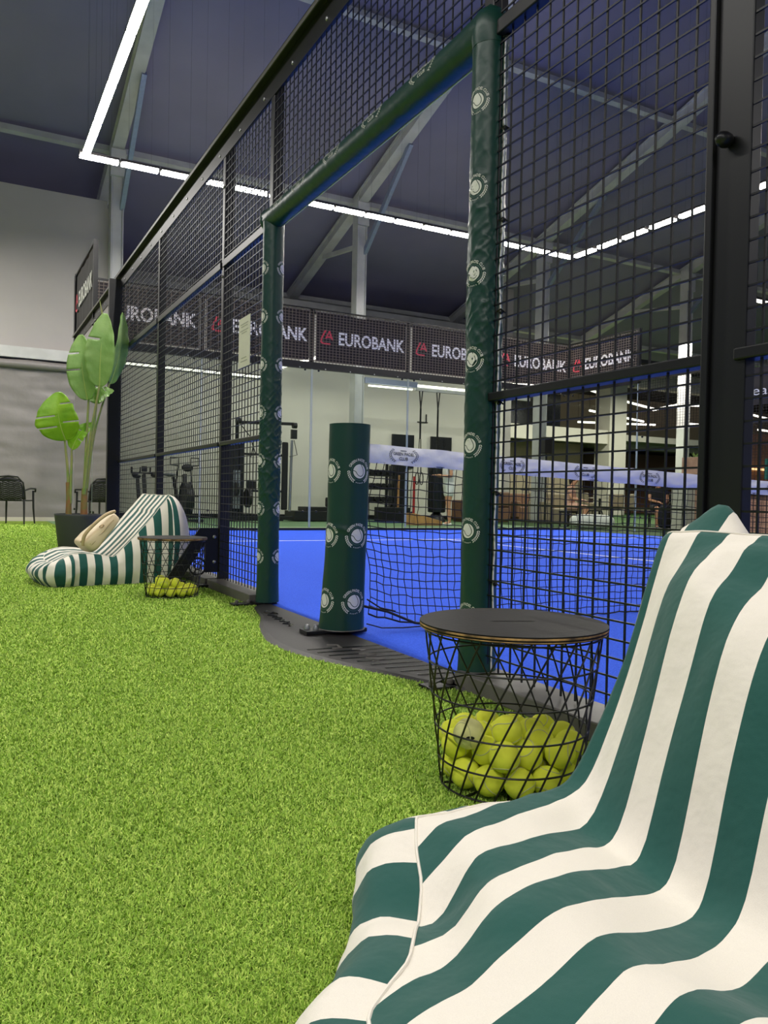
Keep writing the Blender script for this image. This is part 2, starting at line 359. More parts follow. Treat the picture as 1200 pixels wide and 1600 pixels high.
for i, y in enumerate((18.9, 14.45, 9.7, 4.9, 0.2)):
    struct(MB().bar((-16, y, rz(y)-.06), (45, y, rz(y)-.06), .12, .14, upv=(0, .29, 1)).build('trim_purlin_%d' % (i+1), 'steel', smooth=False))

# mall building beyond the far side
sbox('wall_mall_rear', 12, 75, 34, 34.3, 0, 7.4, 'beige')
sbox('ceiling_mall', 13.2, 75, 24, 34.2, 7.2, 7.4, 'darkceil')
sbox('trim_mall_band', 14, 27, 25.6, 26, 3.45, 4.1, 'concrete')
sbox('trim_mall_band_right', 27, 75, 27.5, 28, 3.45, 4.15, 'concrete')
sbox('trim_mezzanine_slab', 14, 75, 26, 34, 3.7, 4.0, 'concrete')
sbox('trim_mall_head', 13.4, 75, 25.5, 26, 6.35, 8.5, 'concrete')
sbox('wall_mall_upper', 20.6, 26, 29, 29.2, 4.05, 7.2, 'darkwin')
sbox('wall_mall_lower', 14, 26, 27.2, 27.4, 0, 3.5, 'beige')
sbox('wall_mall_side', 13.3, 13.6, 16.8, 34, 0, 7.2, 'wallgrey')
sbox('wall_mall_lower_right', 29.5, 75, 31, 31.2, 0, 3.5, 'brown')
for i, (x, y, w2) in enumerate(((26.1, 26, 1.1), (37, 27.8, 1.1), (49, 27.8, 1.1))):
    sbox('trim_mall_pillar_%d' % (i+1), x, x+w2, y-.5, y+.5, 0, 6.6, 'concrete')
# strip lamps of the mall
sq = [[(16, 28, 6.2), (18.5, 28, 6.4), (19.6, 30, 6.5)], [(20.5, 27, 6.1), (22.5, 28.4, 6.35), (24, 27.5, 6.3), (26, 27, 6.25), (28.5, 27.2, 5.9), (31, 27.2, 5.6)],
      [(31, 27.4, 5.6), (34, 28.5, 6.2), (38, 28.5, 6.35)], [(28, 29, 5.5), (33, 30, 5.3)], [(33, 27.2, 5.0), (38.5, 29, 5.25)], [(29, 31, 5.1), (35, 31, 5.3)], [(17, 27.6, 5.0), (20, 27.2, 4.85)], [(40, 28.5, 6.1), (47, 29.5, 5.7)], [(41, 28.5, 5.2), (48, 29, 5.1)]]
for k, p in enumerate(sq):
    lab = ['short bent white strip lamp over the mall mezzanine', 'long zigzag white strip lamp under the mezzanine ceiling', 'white strip lamp rising right of the zigzag one', 'lower straight strip lamp behind the mall pillar', 'tilted strip lamp beside the mall pillar, lowest but one', 'deep strip lamp near the rear mall wall', 'low strip lamp at the left end of the mezzanine', 'upper strip lamp right of the dark fence post', 'lower strip lamp right of the dark fence post'][k]
    t = thing('strip_lamp', lab, 'lamp', p[0], 'strip lamps of the mall')
    MB().tube(p, .06, 6).build('tube', 'smlamp', t)
    for q in p: MB().bar(q, (q[0], q[1], 7.19), .012, .012).build('cable', 'lamphouse', t, smooth=False)

# ------------------------------------------------------------------ court enclosure
def wires(mb, axis, c, a0, a1, z0, z1, r=.0024, pitch=.06, zp=.05):
    P = (lambda a, z: (c, a, z)) if axis == 'y' else (lambda a, z: (a, c, z))
    n = max(1, round((a1-a0)/pitch))
    for i in range(1, n):
        a = a0+(a1-a0)*i/n; mb.bar(P(a, z0), P(a, z1), 2*r, 2*r)
    m = max(1, round((z1-z0)/zp))
    off = -.004
    for j in range(1, m):
        z = z0+(z1-z0)*j/m; p, q = list(P(a0, z)), list(P(a1, z)); k = 0 if axis == 'y' else 1; p[k] += off; q[k] += off
        mb.bar(p, q, 2*r, 2*r)
def fence_section(y0, y1, label, posts, zs=(.06, .97, 2.18, 3.0), x=0., rails=True, group='mesh fence sections beside the walkway', pitch=.06, wire='wire'):
    t = thing('wire_fence', label, 'fence', (x, (y0+y1)/2, 0), group)
    m = MB()
    for a, b in zip(zs[:-1], zs[1:]): wires(m, 'y', x, y0, y1, a, b, pitch=pitch)
    m.build('wire_mesh', wire, t, smooth=False)
    for z, h in zip(zs[:-1], (.06, .028, .05)):
        r = MB()
        if h == .06: r.box(x-.09, x+.07, y0, y1, .0, .055)
        else: r.box(x-.02, x+.03, y0, y1, z-h/2, z+h/2)
        r.build('bottom_rail' if h == .06 else 'rail', 'lip' if h == .06 and x == 0 else 'black', t, smooth=False, bevel=.004)
    for (y, wx, wy) in posts:
        x0 = x-.01 if wx < .1 else x-.13
        p = MB(); p.box(x0, x0+wx, y-wy/2, y+wy/2, 0, 3.0); p.build('post', 'black', t, smooth=False, bevel=.004)
        for z in (.12, .36, .97, 1.5, 2.1, 2.7): MB().ball((x0-.002, y, z), (.006, .011, .011), 8).build('bolt', 'lip', t)
    return t
fence_section(-4, -2.06, 'wire fence panel at the right edge, beyond the wide dark post', [])
big = fence_section(-1.98, -1.06, 'wire fence panel between the right padded post and the wide dark post', [])
p = MB(); p.box(-.01, .026, -2.085, -1.99, 0, 3.0); p.box(-.022, .02, -1.992, -1.972, 0, 3.0); p.build('post', 'black', big, smooth=False, bevel=.004)
kn = MB(); kn.ball((-.03, -2.03, 1.46), (.025, .018, .018), 12); kn.build('knob', 'black', big)
fs = fence_section(1.09, 1.98, 'narrow wire fence panel left of the padded doorway, holding the white notice', [(2.0, .07, .055)])
fence_section(2.03, 3.98, 'wire fence panel behind the far wire basket', [(4.0, .06, .055)])
fence_section(4.03, 5.93, 'wire fence panel next to the potted banana plant', [(6.0, .14, .085)])
# stabiliser foot on the post beside the far basket
b = MB(); b.box(-.1, -.01, 1.99, 2.01, .1, .4)
b.add([(-.1, 1.99, .4), (-.14, 1.99, .4), (-.36, 1.99, .06), (-.26, 1.99, .06), (-.1, 1.99, .3), (-.1, 2.01, .4), (-.14, 2.01, .4), (-.36, 2.01, .06), (-.26, 2.01, .06), (-.1, 2.01, .3)],
      [(4, 3, 2, 1, 0), (5, 6, 7, 8, 9), (0, 1, 6, 5), (1, 2, 7, 6), (2, 3, 8, 7), (3, 4, 9, 8), (4, 0, 5, 9)])
b.box(-.2, .0, 1.94, 2.06, 0, .02); b.box(-.4, -.24, 1.96, 2.04, 0, .05)
b.tube([(-.15+.055*math.cos(a), 2.0, .14+.055*math.sin(a)) for a in [2*PI*k/24 for k in range(24)]], .007, 6, closed=True)
b.tube([(-.15+.02*math.cos(a), 2.0, .14+.02*math.sin(a)) for a in [2*PI*k/12 for k in range(12)]], .005, 6, closed=True)
for a in (0, 2.1, 4.2): b.bar((-.15+.02*math.cos(a), 2, .14+.02*math.sin(a)), (-.15+.055*math.cos(a), 2, .14+.055*math.sin(a)), .006, .006)
b.build('stabiliser_foot', 'black', fs, smooth=False)
for z in (.17, .34): MB().ball((-.04, 1.985, z), (.013, .006, .013), 10).build('bolt', 'bolt', fs)
# mesh and rails over the doorway
t = thing('wire_fence', 'wire fence panel over the green padded beam', 'fence', (0, 0, 2.3), 'mesh fence sections beside the walkway')
m = MB(); wires(m, 'y', 0, -1.06, 1.06, 2.26, 3.0); m.build('wire_mesh', 'wire', t, smooth=False)
for y in (-1.06, 1.06): MB().box(-.01, .05, y-.028, y+.028, 2.2, 3.0).build('post', 'black', t, smooth=False, bevel=.004)
# top rail with flange and bolts
t = thing('fence_top_rail', 'long black top rail with bolts running along the wire fence', 'rail', (0, 3, 3))
f = MB(); f.box(-.012, .0, -6, 10, 2.9, 3.03); f.box(-.05, .06, -6, 10, 3.03, 3.045); f.box(.04, .055, -6, 10, 2.97, 3.03); f.build('rail', 'black', t, smooth=False)
MB().box(-.056, -.05, -6, 10, 3.022, 3.05).box(-.056, .06, -6, 10, 3.0455, 3.05).build('lip', 'lip', t, smooth=False)  # lamp light along the rail edge, painted as a lighter grey lip
for i in range(26):
    MB().ball((-.014, -1.5+i*.45, 2.945), (.007, .011, .011), 8).build('bolt', 'bolt', t)
# glass side panels of the near side and the end wall
def glass_panel(p, q, z1, label, group):
    p, q = Vector(p), Vector(q); c = (p+q)/2; t = thing('glass_screen', label, 'glass panel', tuple(c), group)
    d = (q-p).normalized(); n = Vector((-d.y, d.x, 0))*.006; a, b_ = p+d*.012, q-d*.012
    MB().bar((a.x, a.y, z1/2+.03), (b_.x, b_.y, z1/2+.03), .012, z1-.08).build('pane', 'glassn' if abs(p.x)+abs(q.x) < .1 else 'glass', t, smooth=False)
    e = MB()
    for k in (a, b_): e.bar((k.x, k.y, .06), (k.x, k.y, z1), .014, .012, upv=(n.x, n.y, 0))
    e.build('edge', 'gedge', t, smooth=False)
    for k in (a+d*.12, b_-d*.12):
        for z in (.35, z1-.1): 
            s = MB(); s.ball((k.x, k.y, z), .022, 8); s.build('clamp', 'black', t)
glass_panel((0, 6.06, 0), (0, 8, 0), 3, 'clear glass court panel behind the banana plant', 'clear glass panels around the court')
glass_panel((0, 8, 0), (0, 10, 0), 3, 'clear glass court panel at the far end of the near side', 'clear glass panels around the court')
wh = ['at the left corner of the end wall', 'second from the left corner of the end wall', 'in the middle of the end wall, behind the padded net post', 'right of the middle of the end wall', 'at the right corner of the end wall']
for i in range(5): glass_panel((2*i, 10, 0), (2*i+2, 10, 0), 3, 'clear glass court panel '+wh[i], 'clear glass panels around the court')
glass_panel((10, 10, 0), (10, 8, 0), 3, 'clear glass court panel right of the far right corner', 'clear glass panels around the court')
glass_panel((10, 8, 0), (10, 6, 0), 2.0, 'lower clear glass panel of the far side', 'clear glass panels around the court')
# frames above the glass
t = thing('banner_gantry', 'black wire frame along the top of the glass end wall', 'fence', (5, 10, 3), 'high frames carrying the banners')
m = MB(); wires(m, 'x', 9.985, 0, 10, 3.03, 4.0, r=.0045, pitch=.0667, zp=.05); m.build('wire_mesh', 'bannerwire', t, smooth=False)
m = MB(); m.box(0, 10, 9.97, 10.05, 2.92, 3.04); m.box(0, 10, 9.98, 10.03, 3.985, 4.01); m.build('rail', 'black', t, smooth=False)
for i in range(6): MB().box(2*i-.03, 2*i+.03, 10.0, 10.06, 2.95, 4.0).build('post', 'black', t, smooth=False)
k = MB()
for i in range(20): k.ball((.25+i*.5, 9.965, 2.93), .014, 6)
k.build('bolt', 'bolt', t)
for x, lab in ((0, 'raised black wire frame at the far left end of the fence'), (10, 'raised black wire frame right of the far right corner')):
    t = thing('banner_gantry', lab, 'fence', (x, 9, 3), 'high frames carrying the banners'); m = MB()
    wires(m, 'y', x-.015 if x else x+.03, 8, 10, 3.05, 4, r=.0045, pitch=.0667); m.build('wire_mesh', 'bannerwire', t, smooth=False)
    m = MB(); m.box(x-.02, x+.03, 8, 10, 2.94, 3.03) if x else None; m.box(x-.02, x+.03, 8, 10, 3.98, 4.01); m.build('rail', 'black', t, smooth=False)
    for y in (8, 9.97): MB().box(x-.03, x+.03, y-.03, y+.03, 2.95, 4.01).build('post', 'black', t, smooth=False)
fence_section(4, 6, 'far-side wire fence panel carrying the dark banner with white letters', [(6, .06, .06), (4, .06, .06)], x=10, group='wire fence panels of the far side', zs=(.06, .97, 2.0, 3.0))
fence_section(2, 3.97, 'far-side wire fence panel at the right edge', [], x=10, group='wire fence panels of the far side', zs=(.06, .97, 2.0, 3.0))
t = thing('wire_fence', 'far-side wire fence strip above the lower glass panel', 'fence', (10, 7, 2), 'wire fence panels of the far side')
m = MB(); wires(m, 'y', 10, 6, 8, 2.05, 3.0); m.build('wire_mesh', 'wire', t, smooth=False)
MB().box(9.97, 10.03, 6, 8, 2.97, 3.03).build('rail', 'black', t, smooth=False)

# banners
def banner(P, label, txt='EUROBANK', wd=1.86, z0=3.07, z1=3.95):
    # P(u, z, d): u metres from the left as read, z height, d towards the reader
    t = thing('banner', label, 'banner', tuple(P(wd/2, z0, 0)), 'black sponsor banners round the court')
    sag = lambda u, z: .012*nz(u*2.5, z*3, 4)+.01*nz(u*6, z*2, 9)
    m = MB(); m.grid(lambda a, b: P(wd*a, z0+(z1-z0)*b+.01*math.sin(a*9)*b, sag(wd*a, z0+(z1-z0)*b)), 40, 16); m.build('sheet', 'banner', t)
    l = MB(); tv, tf, asp = text2d(txt, .026); W2 = 1.38; H = .225; cx = 1.13; zb = 3.41
    l.add([P(cx+x*W2, zb+y*H, .022) for x, y in tv], tf, 0)
    l.build('lettering', 'whiteprint', t, smooth=False)
    g = MB(); q = lambda x, y: P(.06+x*.27, 3.38+y*.27, .022)
    for poly in ([(.08, .42), (.36, .98), (.5, .98), (.2, .42)], [(.08, .42), (.2, .42), (.16, .2), (.3, .1), (.24, .02), (.04, .14)], [(.3, .0), (.28, .12), (.78, .12), (.82, .0)],
                 [(.4, .42), (.66, .95), (.76, .95), (.52, .42)], [(.76, .95), (1.0, .36), (.86, .36), (.68, .8)], [(.6, .58), (.78, .58), (.82, .48), (.56, .48)]):
        g.add([q(*a) for a in poly], [tuple(range(len(poly)))])
    g.build('emblem', 'red', t, smooth=False)
ew = ['leftmost', 'second from the left', 'middle', 'fourth from the left', 'rightmost']
for i in range(5): banner(lambda u, z, d, i=i: (2*i+.07+u, 10.0-d, z), 'black banner with red emblem, white letters, %s above the glass end wall' % ew[i])
banner(lambda u, z, d: (10.0-d, 9.93-u, z), 'black banner with red emblem, right of the far court corner, reading toward us')
banner(lambda u, z, d: (.0-d-.005, 9.93-u, z), 'black banner seen obliquely above the far left end of the fence', z0=3.07)
t = thing('banner', 'small dark banner with thin white letters on the far-side fence', 'banner', (10, 5, 2.3))
m = MB(); m.grid(lambda a, b: (9.985-.01*nz(a*4, b*3, 1), 5.95-1.9*a, 2.28+.62*b), 20, 8); m.build('sheet', 'banner', t)
tv, tf, asp = text2d('realde', 0); m = MB(); m.add([(9.965, 5.3+.27-(x+.5)*.78, 2.44+y*.15) for x, y in tv], tf); m.build('lettering', 'whiteprint', t, smooth=False)
# notice board hung on the mesh
t = thing('notice_board', 'small cream notice board hung on the fence left of the padded doorway', 'sign', (-.02, 1.48, 1.42))
MB().box(-.02, -.016, 1.37, 1.59, 1.42, 1.73).build('board', 'paper', t, smooth=False, bevel=.001)
k = MB()
for z, a in ((1.685, .15), (1.67, .12), (1.645, .16), (1.63, .1), (1.475, .1), (1.455, .13)): k.box(-.0212, -.0204, 1.48-a/2, 1.48+a/2, z, z+.006)
k.build('faint_lines', 'faint', t, smooth=False)

# ------------------------------------------------------------------ padded doorway
def padrad(base, amp):
    def f(a, s):
        u = a*base; fold = nz(math.cos(a)*1.3+s*3.1, math.sin(a)*1.3-s*2.2, s*5.5); v = base+amp*(.6*(1-abs(fold)*2.2))-amp*.3
        for d1, d2, q in ((u+.7*s, u-.7*s, 3), (u-.9*s, u+.9*s, 8)):
            r_ = max(0, 1-abs(nz(d1*26, d2*6, q+s))*5); v += amp*.9*r_*r_
        return v
    return f
def post_pad(t, y, name, a_list, z_list, size, seed, zt, zc, amx):
    amp = lambda s: +.0007+amx*(math.exp(-((s-seed-zc)/.38)**2))
    def rad(a, s):
        f = padrad(.06, amp(s+seed))(a, s+seed); 
        return f+.008*math.exp(-s/.12)
    m = MB(); n = 64; nzs = 420
    m.grid(lambda u, v: (rad(2*PI*v, .02+u*zt)*math.cos(2*PI*v), y+rad(2*PI*v, .02+u*zt)*math.sin(2*PI*v), .02+u*zt), nzs, n)
    pad = m.build(name, 'green', t, angle=1.5)
    for a0 in a_list:
        for z0 in z_list:
            e = MB()
            def fn(u, v, lift):
                a = a0+u*size/.06; z = z0+v*size; r_ = rad(a, z)+.0009+.0004*lift; return (r_*math.cos(a), y+r_*math.sin(a), z)
            place2d(e, EMB, fn); e.build('printed_emblem', ['whiteprint', 'greyprint', 'gripe'], pad, smooth=False)
    return pad
t = thing('padded_gateway', 'dark green padded doorway with printed round emblems, opening onto the blue court', 'door frame', (0, 0, 0))
post_pad(t, 1.035, 'post_pad', (R(250+64), R(250-66)), [.28+.272*i for i in range(7)], .046, 3.1, 2.16, .85, .0045)
post_pad(t, -1.06, 'post_pad', (R(235-42),), [.24+.285*i for i in range(7)], .046, 7.7, 2.2, 1.3, .0028)
bz = 2.205
brf = padrad(.06, .0012)
def brad(a, s): return brf(a, s)+.006*math.exp(-((s+1.06)/.1)**2)+.003*math.exp(-((s-1.06)/.08)**2)*abs(math.sin(a*4))
m = MB(); m.grid(lambda u, v: (brad(2*PI*v, 1.1-2.16*u)*math.cos(2*PI*v), 1.1-2.16*u, bz+brad(2*PI*v, 1.1-2.16*u)*math.sin(2*PI*v)), 160, 36)
m.ball((0, 1.085, bz), (.068, .045, .068), 24)
beam = m.build('beam_pad', 'green', t, angle=1.5)
for yc in (-.7, -.29, .12, .53, .85):
    e = MB(); s = .085
    def fn(u, v, lift):
        a = PI-.35-v*s*.62/.06; r_ = brad(a, yc-u*s)+.0011; return (r_*math.cos(a), yc-u*s, bz+r_*math.sin(a))
    place2d(e, WORD, fn); e.build('printed_wordmark', ['whiteprint'], beam, smooth=False)
# tip of the right pad, laced flap and pale flap edges
m = MB(); m.lathe([(.0615, -.06), (.066, -.01), (.064, .025), (.05, .055), (.024, .075), (.008, .09), (.0, .115)], (0.0, -1.06, 2.2), 32); m.build('pad_tip', 'green', t)
fl = MB(); fl.tube([(.012+.006*nz(i*.6, 1, 1), -1.128-.008*nz(i*.5, 5, 2), .05+i*.07) for i in range(31)], .0028, 6); fl.tube([(.035, 1.06-.06, .05+i*.2) for i in range(11)], .0025, 6); fl.tube([(.03, 1.06-.2*i, bz-.055) for i in range(11)], .0025, 6)
fl.build('flap_edge', 'whiteprint', t)
fl = MB(); fl.grid(lambda u, v: (.004+.012*v, -1.075-.05*v-.006*nz(u*12, 1, v), .05+2.1*u), 40, 2); fl.build('flap', 'lip', t, solid=.003)
ti = MB()
for i in range(7):
    z = .35+i*.3; ti.tube([(-.0, -1.115, z), (.012, -1.135, z+.01), (.02, -1.15, z-.004)], .003, 6); ti.ball((.012, -1.138, z), .008, 8)
ti.build('lace', 'black', t)
for y in (1.06, -1.06):
    m = MB(); m.box(.0, .05, y-.03, y+.03, .0, 2.2); m.build('core_post', 'black', t, smooth=False)
    m = MB(); m.box(-.2, .06, y-.03, y+.05, 0, .012); m.box(-.08, .02, y-.06, y+.06, 0, .02); m.build('foot_plate', 'black', t, smooth=False, bevel=.002)
    m = MB()
    for k in range(2): m.lathe([(0, .012), (.012, .012), (.012, .024), (.006, .03), (0, .03)], (-.1-.07*k, y+.01, 0), 10)
    m.build('foot_bolt', 'lip', t)

# ------------------------------------------------------------------ padded net post, net
t = thing('net_post', 'dark green padded net post with round emblems, standing on the black mat', 'net post', (0, 0, 0))
def nrad(a, z):
    fold = .004*math.exp(-((z-.44-.05*math.cos(a-3.6))/.012)**2)*max(0, math.cos(a-3.7))
    return .094+.012*max(0, 1-z/.35)**1.5+.0016*nz(math.cos(a)*2, math.sin(a)*2, z*6)+fold
def nctr(z): return (-.015*max(0, .5-z)/.5+.012*z, -.0)
def npt(a, z, lift=0.): cx, cy = nctr(z); r_ = nrad(a, z)+lift; return (cx+r_*math.cos(a), cy+r_*math.sin(a), z)
m = MB(); m.grid(lambda u, v: npt(2*PI*v, .03+.93*u), 120, 56)
n = 56; cx, cy = nctr(.96); m.grid(lambda u, v: (cx+nrad(2*PI*v, .96)*(1-u)*math.cos(2*PI*v)*(1.0), cy+nrad(2*PI*v, .96)*(1-u)*math.sin(2*PI*v), .96+.006*math.sin(u*PI/2)), 6, 56)
pad = m.build('pad', 'green', t, angle=1.2)
view_a = math.atan2(-3.27, -1.55)
for a0, z0s in ((view_a+R(31), (.16, .455, .745)), (view_a-R(58), (.16, .455, .745)), (view_a+R(122), (.16, .455, .745)), (view_a+R(210), (.16, .455, .745))):
    for z0 in z0s:
        e = MB(); S = .06
        place2d(e, EMB, lambda u, v, lift: npt(a0+u*S/.096, z0+v*S, .0009+.0004*lift)); e.build('printed_emblem', ['whiteprint', 'greyprint', 'gripe'], pad, smooth=False)
m = MB(); m.tube([npt(2*PI*k/40, .03, .001) for k in range(40)], .003, 6, closed=True); m.build('hem', 'lip', pad)
m = MB(); m.box(-.2, .1, -.04, .05, .012, .03); m.build('base_plate', 'black', t, smooth=False, bevel=.003)
for x, y in ((-.175, .02), (-.14, .0)):
    s = MB(); s.lathe([(0, 0), (.014, 0), (.014, .008), (.01, .02), (0, .024)], (x, y, .03), 10); s.build('bolt', 'bolt', t)

t = thing('padel_net', 'black padel net with white top tape, stretched from the padded net post', 'net', (.1, 0, 0))
ztop = lambda x: .80-.034*min(x, 3)+.012*max(0, x-5)
zbot = lambda x: .012+.13*math.exp(-x/.22)
NX, NZ_ = 236, 19; X0, X1 = .1, 9.9; r2 = random.Random(3)
nodes = {}
for i in range(NX+1):
    for j in range(NZ_+1):
        x = X0+(X1-X0)*i/NX; v = j/NZ_; near = x < 3.6
        z = zbot(x)+(ztop(x)-zbot(x))*v
        y = .02*math.sin(x*1.3)*(1-v)-.05*max(0, .2-v)/.2*(.5+.5*math.sin(x*2.1+1)) 
        jx, jz = (.006*nz(i*.7, j*.9, 2)+r2.uniform(-.0025, .0025), .006*nz(i*.6, j*.8, 9)+r2.uniform(-.0025, .0025)) if near else (0, 0)
        jx += .018*(.5-v)*math.sin(x*1.7)+(.03*math.exp(-(x-.1)/.2)*math.sin(v*7))
        nodes[i, j] = (x+jx, y, max(.008, z+jz) if j < NZ_ else z)
m = MB()
for i in range(NX+1): m.tube([nodes[i, j] for j in range(NZ_+1)], .0022, 4)
for j in range(NZ_+1): m.tube([nodes[i, j] for i in range(NX+1)], .0022 if j else .004, 4)
m.build('netting', 'rope', t, smooth=False)
def tapef(u, v, side):
    x = .095+9.8*u; z = ztop(x)-.006+.088*v; wv = .006*nz(x*9, v*3, 5)+.004*nz(x*23, v*4, 2)
    return (x, side*(.007*math.sin(PI*v)+.002)+wv, z+.004*nz(x*7, 1, 1))
m = MB(); m.grid(lambda u, v: tapef(u, v, -1), 700, 8); m.grid(lambda u, v: tapef(u, v, 1), 700, 8)
tp = m.build('top_tape', 'tape', t)
for x0 in (.29, .93, 1.42, 1.9, 2.45, 3.0):
    e = MB(); S = .075
    def fn(u, v, lift): 
        x = x0+u*S; a = tapef((x-.095)/9.8, .5+v*.5, -1); return (x, a[1]-.0028, ztop(x)+.04+v*S*.75)
    place2d(e, WORD, fn); e.build('printed_wordmark', 'blueprint', tp, smooth=False)
m = MB(); m.tube([(.08, -.04, .13), (.2, -.05, .10), (.33, -.08, .045), (.5, -.1, .02), (.8, -.08, .014)], .006, 8); m.tube([(.09, -.05, .05), (.16, -.07, .03), (.28, -.06, .022), (.42, -.09, .03)], .003, 6)
m.tube([(.1, -.03, .16), (.16, -.05, .12), (.24, -.05, .1)], .004, 6); m.build('tie_cord', 'rope', t)
m = MB(); m.bar((.36, -.1, .028), (.95, -.09, .014), .03, .006); m.build('bottom_strap', 'black', t, smooth=False)
m = MB(); m.tube([(.385+.012*math.cos(a), -.117, .03+.01*math.sin(a)) for a in [2*PI*k/14 for k in range(14)]], .003, 6, closed=True); m.build('eyelet', 'bolt', t)

# black half-moon threshold mat
mp = [(0, 1.05), (-.1, .96), (-.14, .82), (-.19, .6), (-.28, .36), (-.345, .14), (-.385, -.04), (-.39, -.24), (-.36, -.42), (-.31, -.58), (-.25, -.74), (-.19, -.9), (-.11, -1.1), (-.04, -1.25), (0, -1.3)]
pl = []
for i in range(len(mp)-1):
    p0, p1, p2, p3 = [Vector(mp[max(0, min(len(mp)-1, k))]) for k in (i-1, i, i+1, i+2)]
    for q in range(5):
        s = q/5; pl.append(.5*((2*p1)+(p2-p0)*s+(2*p0-5*p1+4*p2-p3)*s*s+(3*p1-p0-3*p2+p3)*s**3))
pl.append(Vector(mp[-1])); c = Vector((-.12, -.1)); n = len(pl); t = thing('threshold_mat', 'black rubber half-moon mat under the padded net post', 'mat', (-.15, -.1, 0))
ins = [q+(c-q).normalized()*.03 if q.x < -.01 else q for q in pl]
m = MB(); m.add([(q.x, q.y, .001) for q in pl]+[(q.x, q.y, .012) for q in ins], [(i, n+i, n+i+1, i+1) for i in range(n-1)]+[tuple(range(n, 2*n))])
mat_o = m.build('sheet', 'rubber', t, smooth=False)
for k in range(13):
    y = -.34-.07*k; x0 = max(q.x for q in ins if abs(q.y-y) < .06 and q.x < -.005) if any(abs(q.y-y) < .06 and q.x < -.005 for q in ins) else -.03
    MB().bar((min(x0+.02, -.02), y+.0, .0125), (-.005, y-.02, .0125), .012, .003).build('grip_rib', 'rubbermark', mat_o, smooth=False)

g = MB(); s2 = random.Random(4)
sq = [(-.115, .72), (-.14, .68), (-.13, .62), (-.1, .6), (-.1, .66), (-.13, .63), (-.16, .57), (-.13, .53), (-.16, .5), (-.13, .46), (-.17, .44), (-.14, .4), (-.17, .37), (-.14, .33), (-.18, .3), (-.15, .26), (-.18, .22)]
g.tube([(x, y, .0125) for x, y in sq], .0065, 6)
g.build('embossed_script', 'rubbermark', mat_o)
g = MB()
for pts in ([(-.21, -.28), (-.17, -.3), (-.18, -.36), (-.22, -.36)], [(-.15, -.4), (-.11, -.44), (-.14, -.46)], [(-.17, -.5), (-.11, -.53), (-.16, -.55)], [(-.18, -.58), (-.12, -.62), (-.18, -.64)]): g.tube([(x, y, .0125) for x, y in pts], .005, 6)
g.build('pale_mark', 'lip', mat_o)

# ------------------------------------------------------------------ light bars around the court
def light_bar(L, fins):
    t = thing('light_bar', '', 'light', (0, 0, 0), world=False)
    h = MB(); h.box(-L/2, L/2, -.05, .05, .03, .09); h.build('housing', 'lamphouse', t, smooth=False)
    if fins:
        f = MB()
        for k in range(int(L/.05)): f.box(-L/2+.02+k*.05, -L/2+.028+k*.05, -.055, .055, .0, .07)
        f.build('fins', 'lamphouse', t, smooth=False)
    MB().box(-L/2+.015, L/2-.015, -.05, .05, 0, .05).build('diffuser', 'lamp', t, smooth=False)
    c = MB(); c.bar((-L*.3, 0, .0), (-L*.3, 0, 1), .0016, .0016); c.build('hanger', 'lamphouse', t, smooth=False); c = MB(); c.bar((L*.3, 0, .0), (L*.3, 0, 1), .0016, .0016); c.build('hanger', 'lamphouse', t, smooth=False)
    return t
def hang(o):
    for ch in o.children:
        if ch.name.startswith('hanger'): ch.scale.z = min(rz(o.location.y), rz(-6)+.2*(o.location.y+6) if o.location.y < -6 else 99)-LZ
first = light_bar(.6, True)
for i in range(16):
    lab = 'short white light bar over the far end, number %d from its left end' % (i+1)
    o = first if i == 0 else dup(first); o.location = (.31+.625*i, 10, LZ); o['label'] = lab; o['group'] = 'light bars over the far end'; hang(o)
f2 = light_bar(1.2, False)
for i in range(9):
    o = f2 if i == 0 else dup(f2); o.location = (.1, 9.3-1.24*i, LZ); o.rotation_euler = (0, 0, PI/2)
    o['label'] = 'long white light bar over the walkway fence, number %d from the far corner' % (i+1); o['group'] = 'light bars over the walkway side'; hang(o)
for i in range(12):
    o = dup(first); o.location = (10, 9.6-.7*i, LZ); o.rotation_euler = (0, 0, PI/2)
    o['label'] = 'short white light bar over the far side, number %d from the far right corner' % (i+1); o['group'] = 'light bars over the far side'; hang(o)
t = thing('light_bar', 'lone white light bar low beside the wide dark post at the right edge', 'light', (21.7, 13, 6.9)); 
MB().bar((19.5, 13, 6.93), (24, 13, 6.9), .1, .07).build('diffuser', 'smlamp', t, smooth=False); MB().bar((19.5, 13, 7.0), (24, 13, 6.97), .12, .07).build('housing', 'lamphouse', t, smooth=False)
for x in (20, 23.5): MB().bar((x, 13, 7.0), (x, 13, rz(13)), .004, .004).build('hanger', 'lamphouse', t, smooth=False)

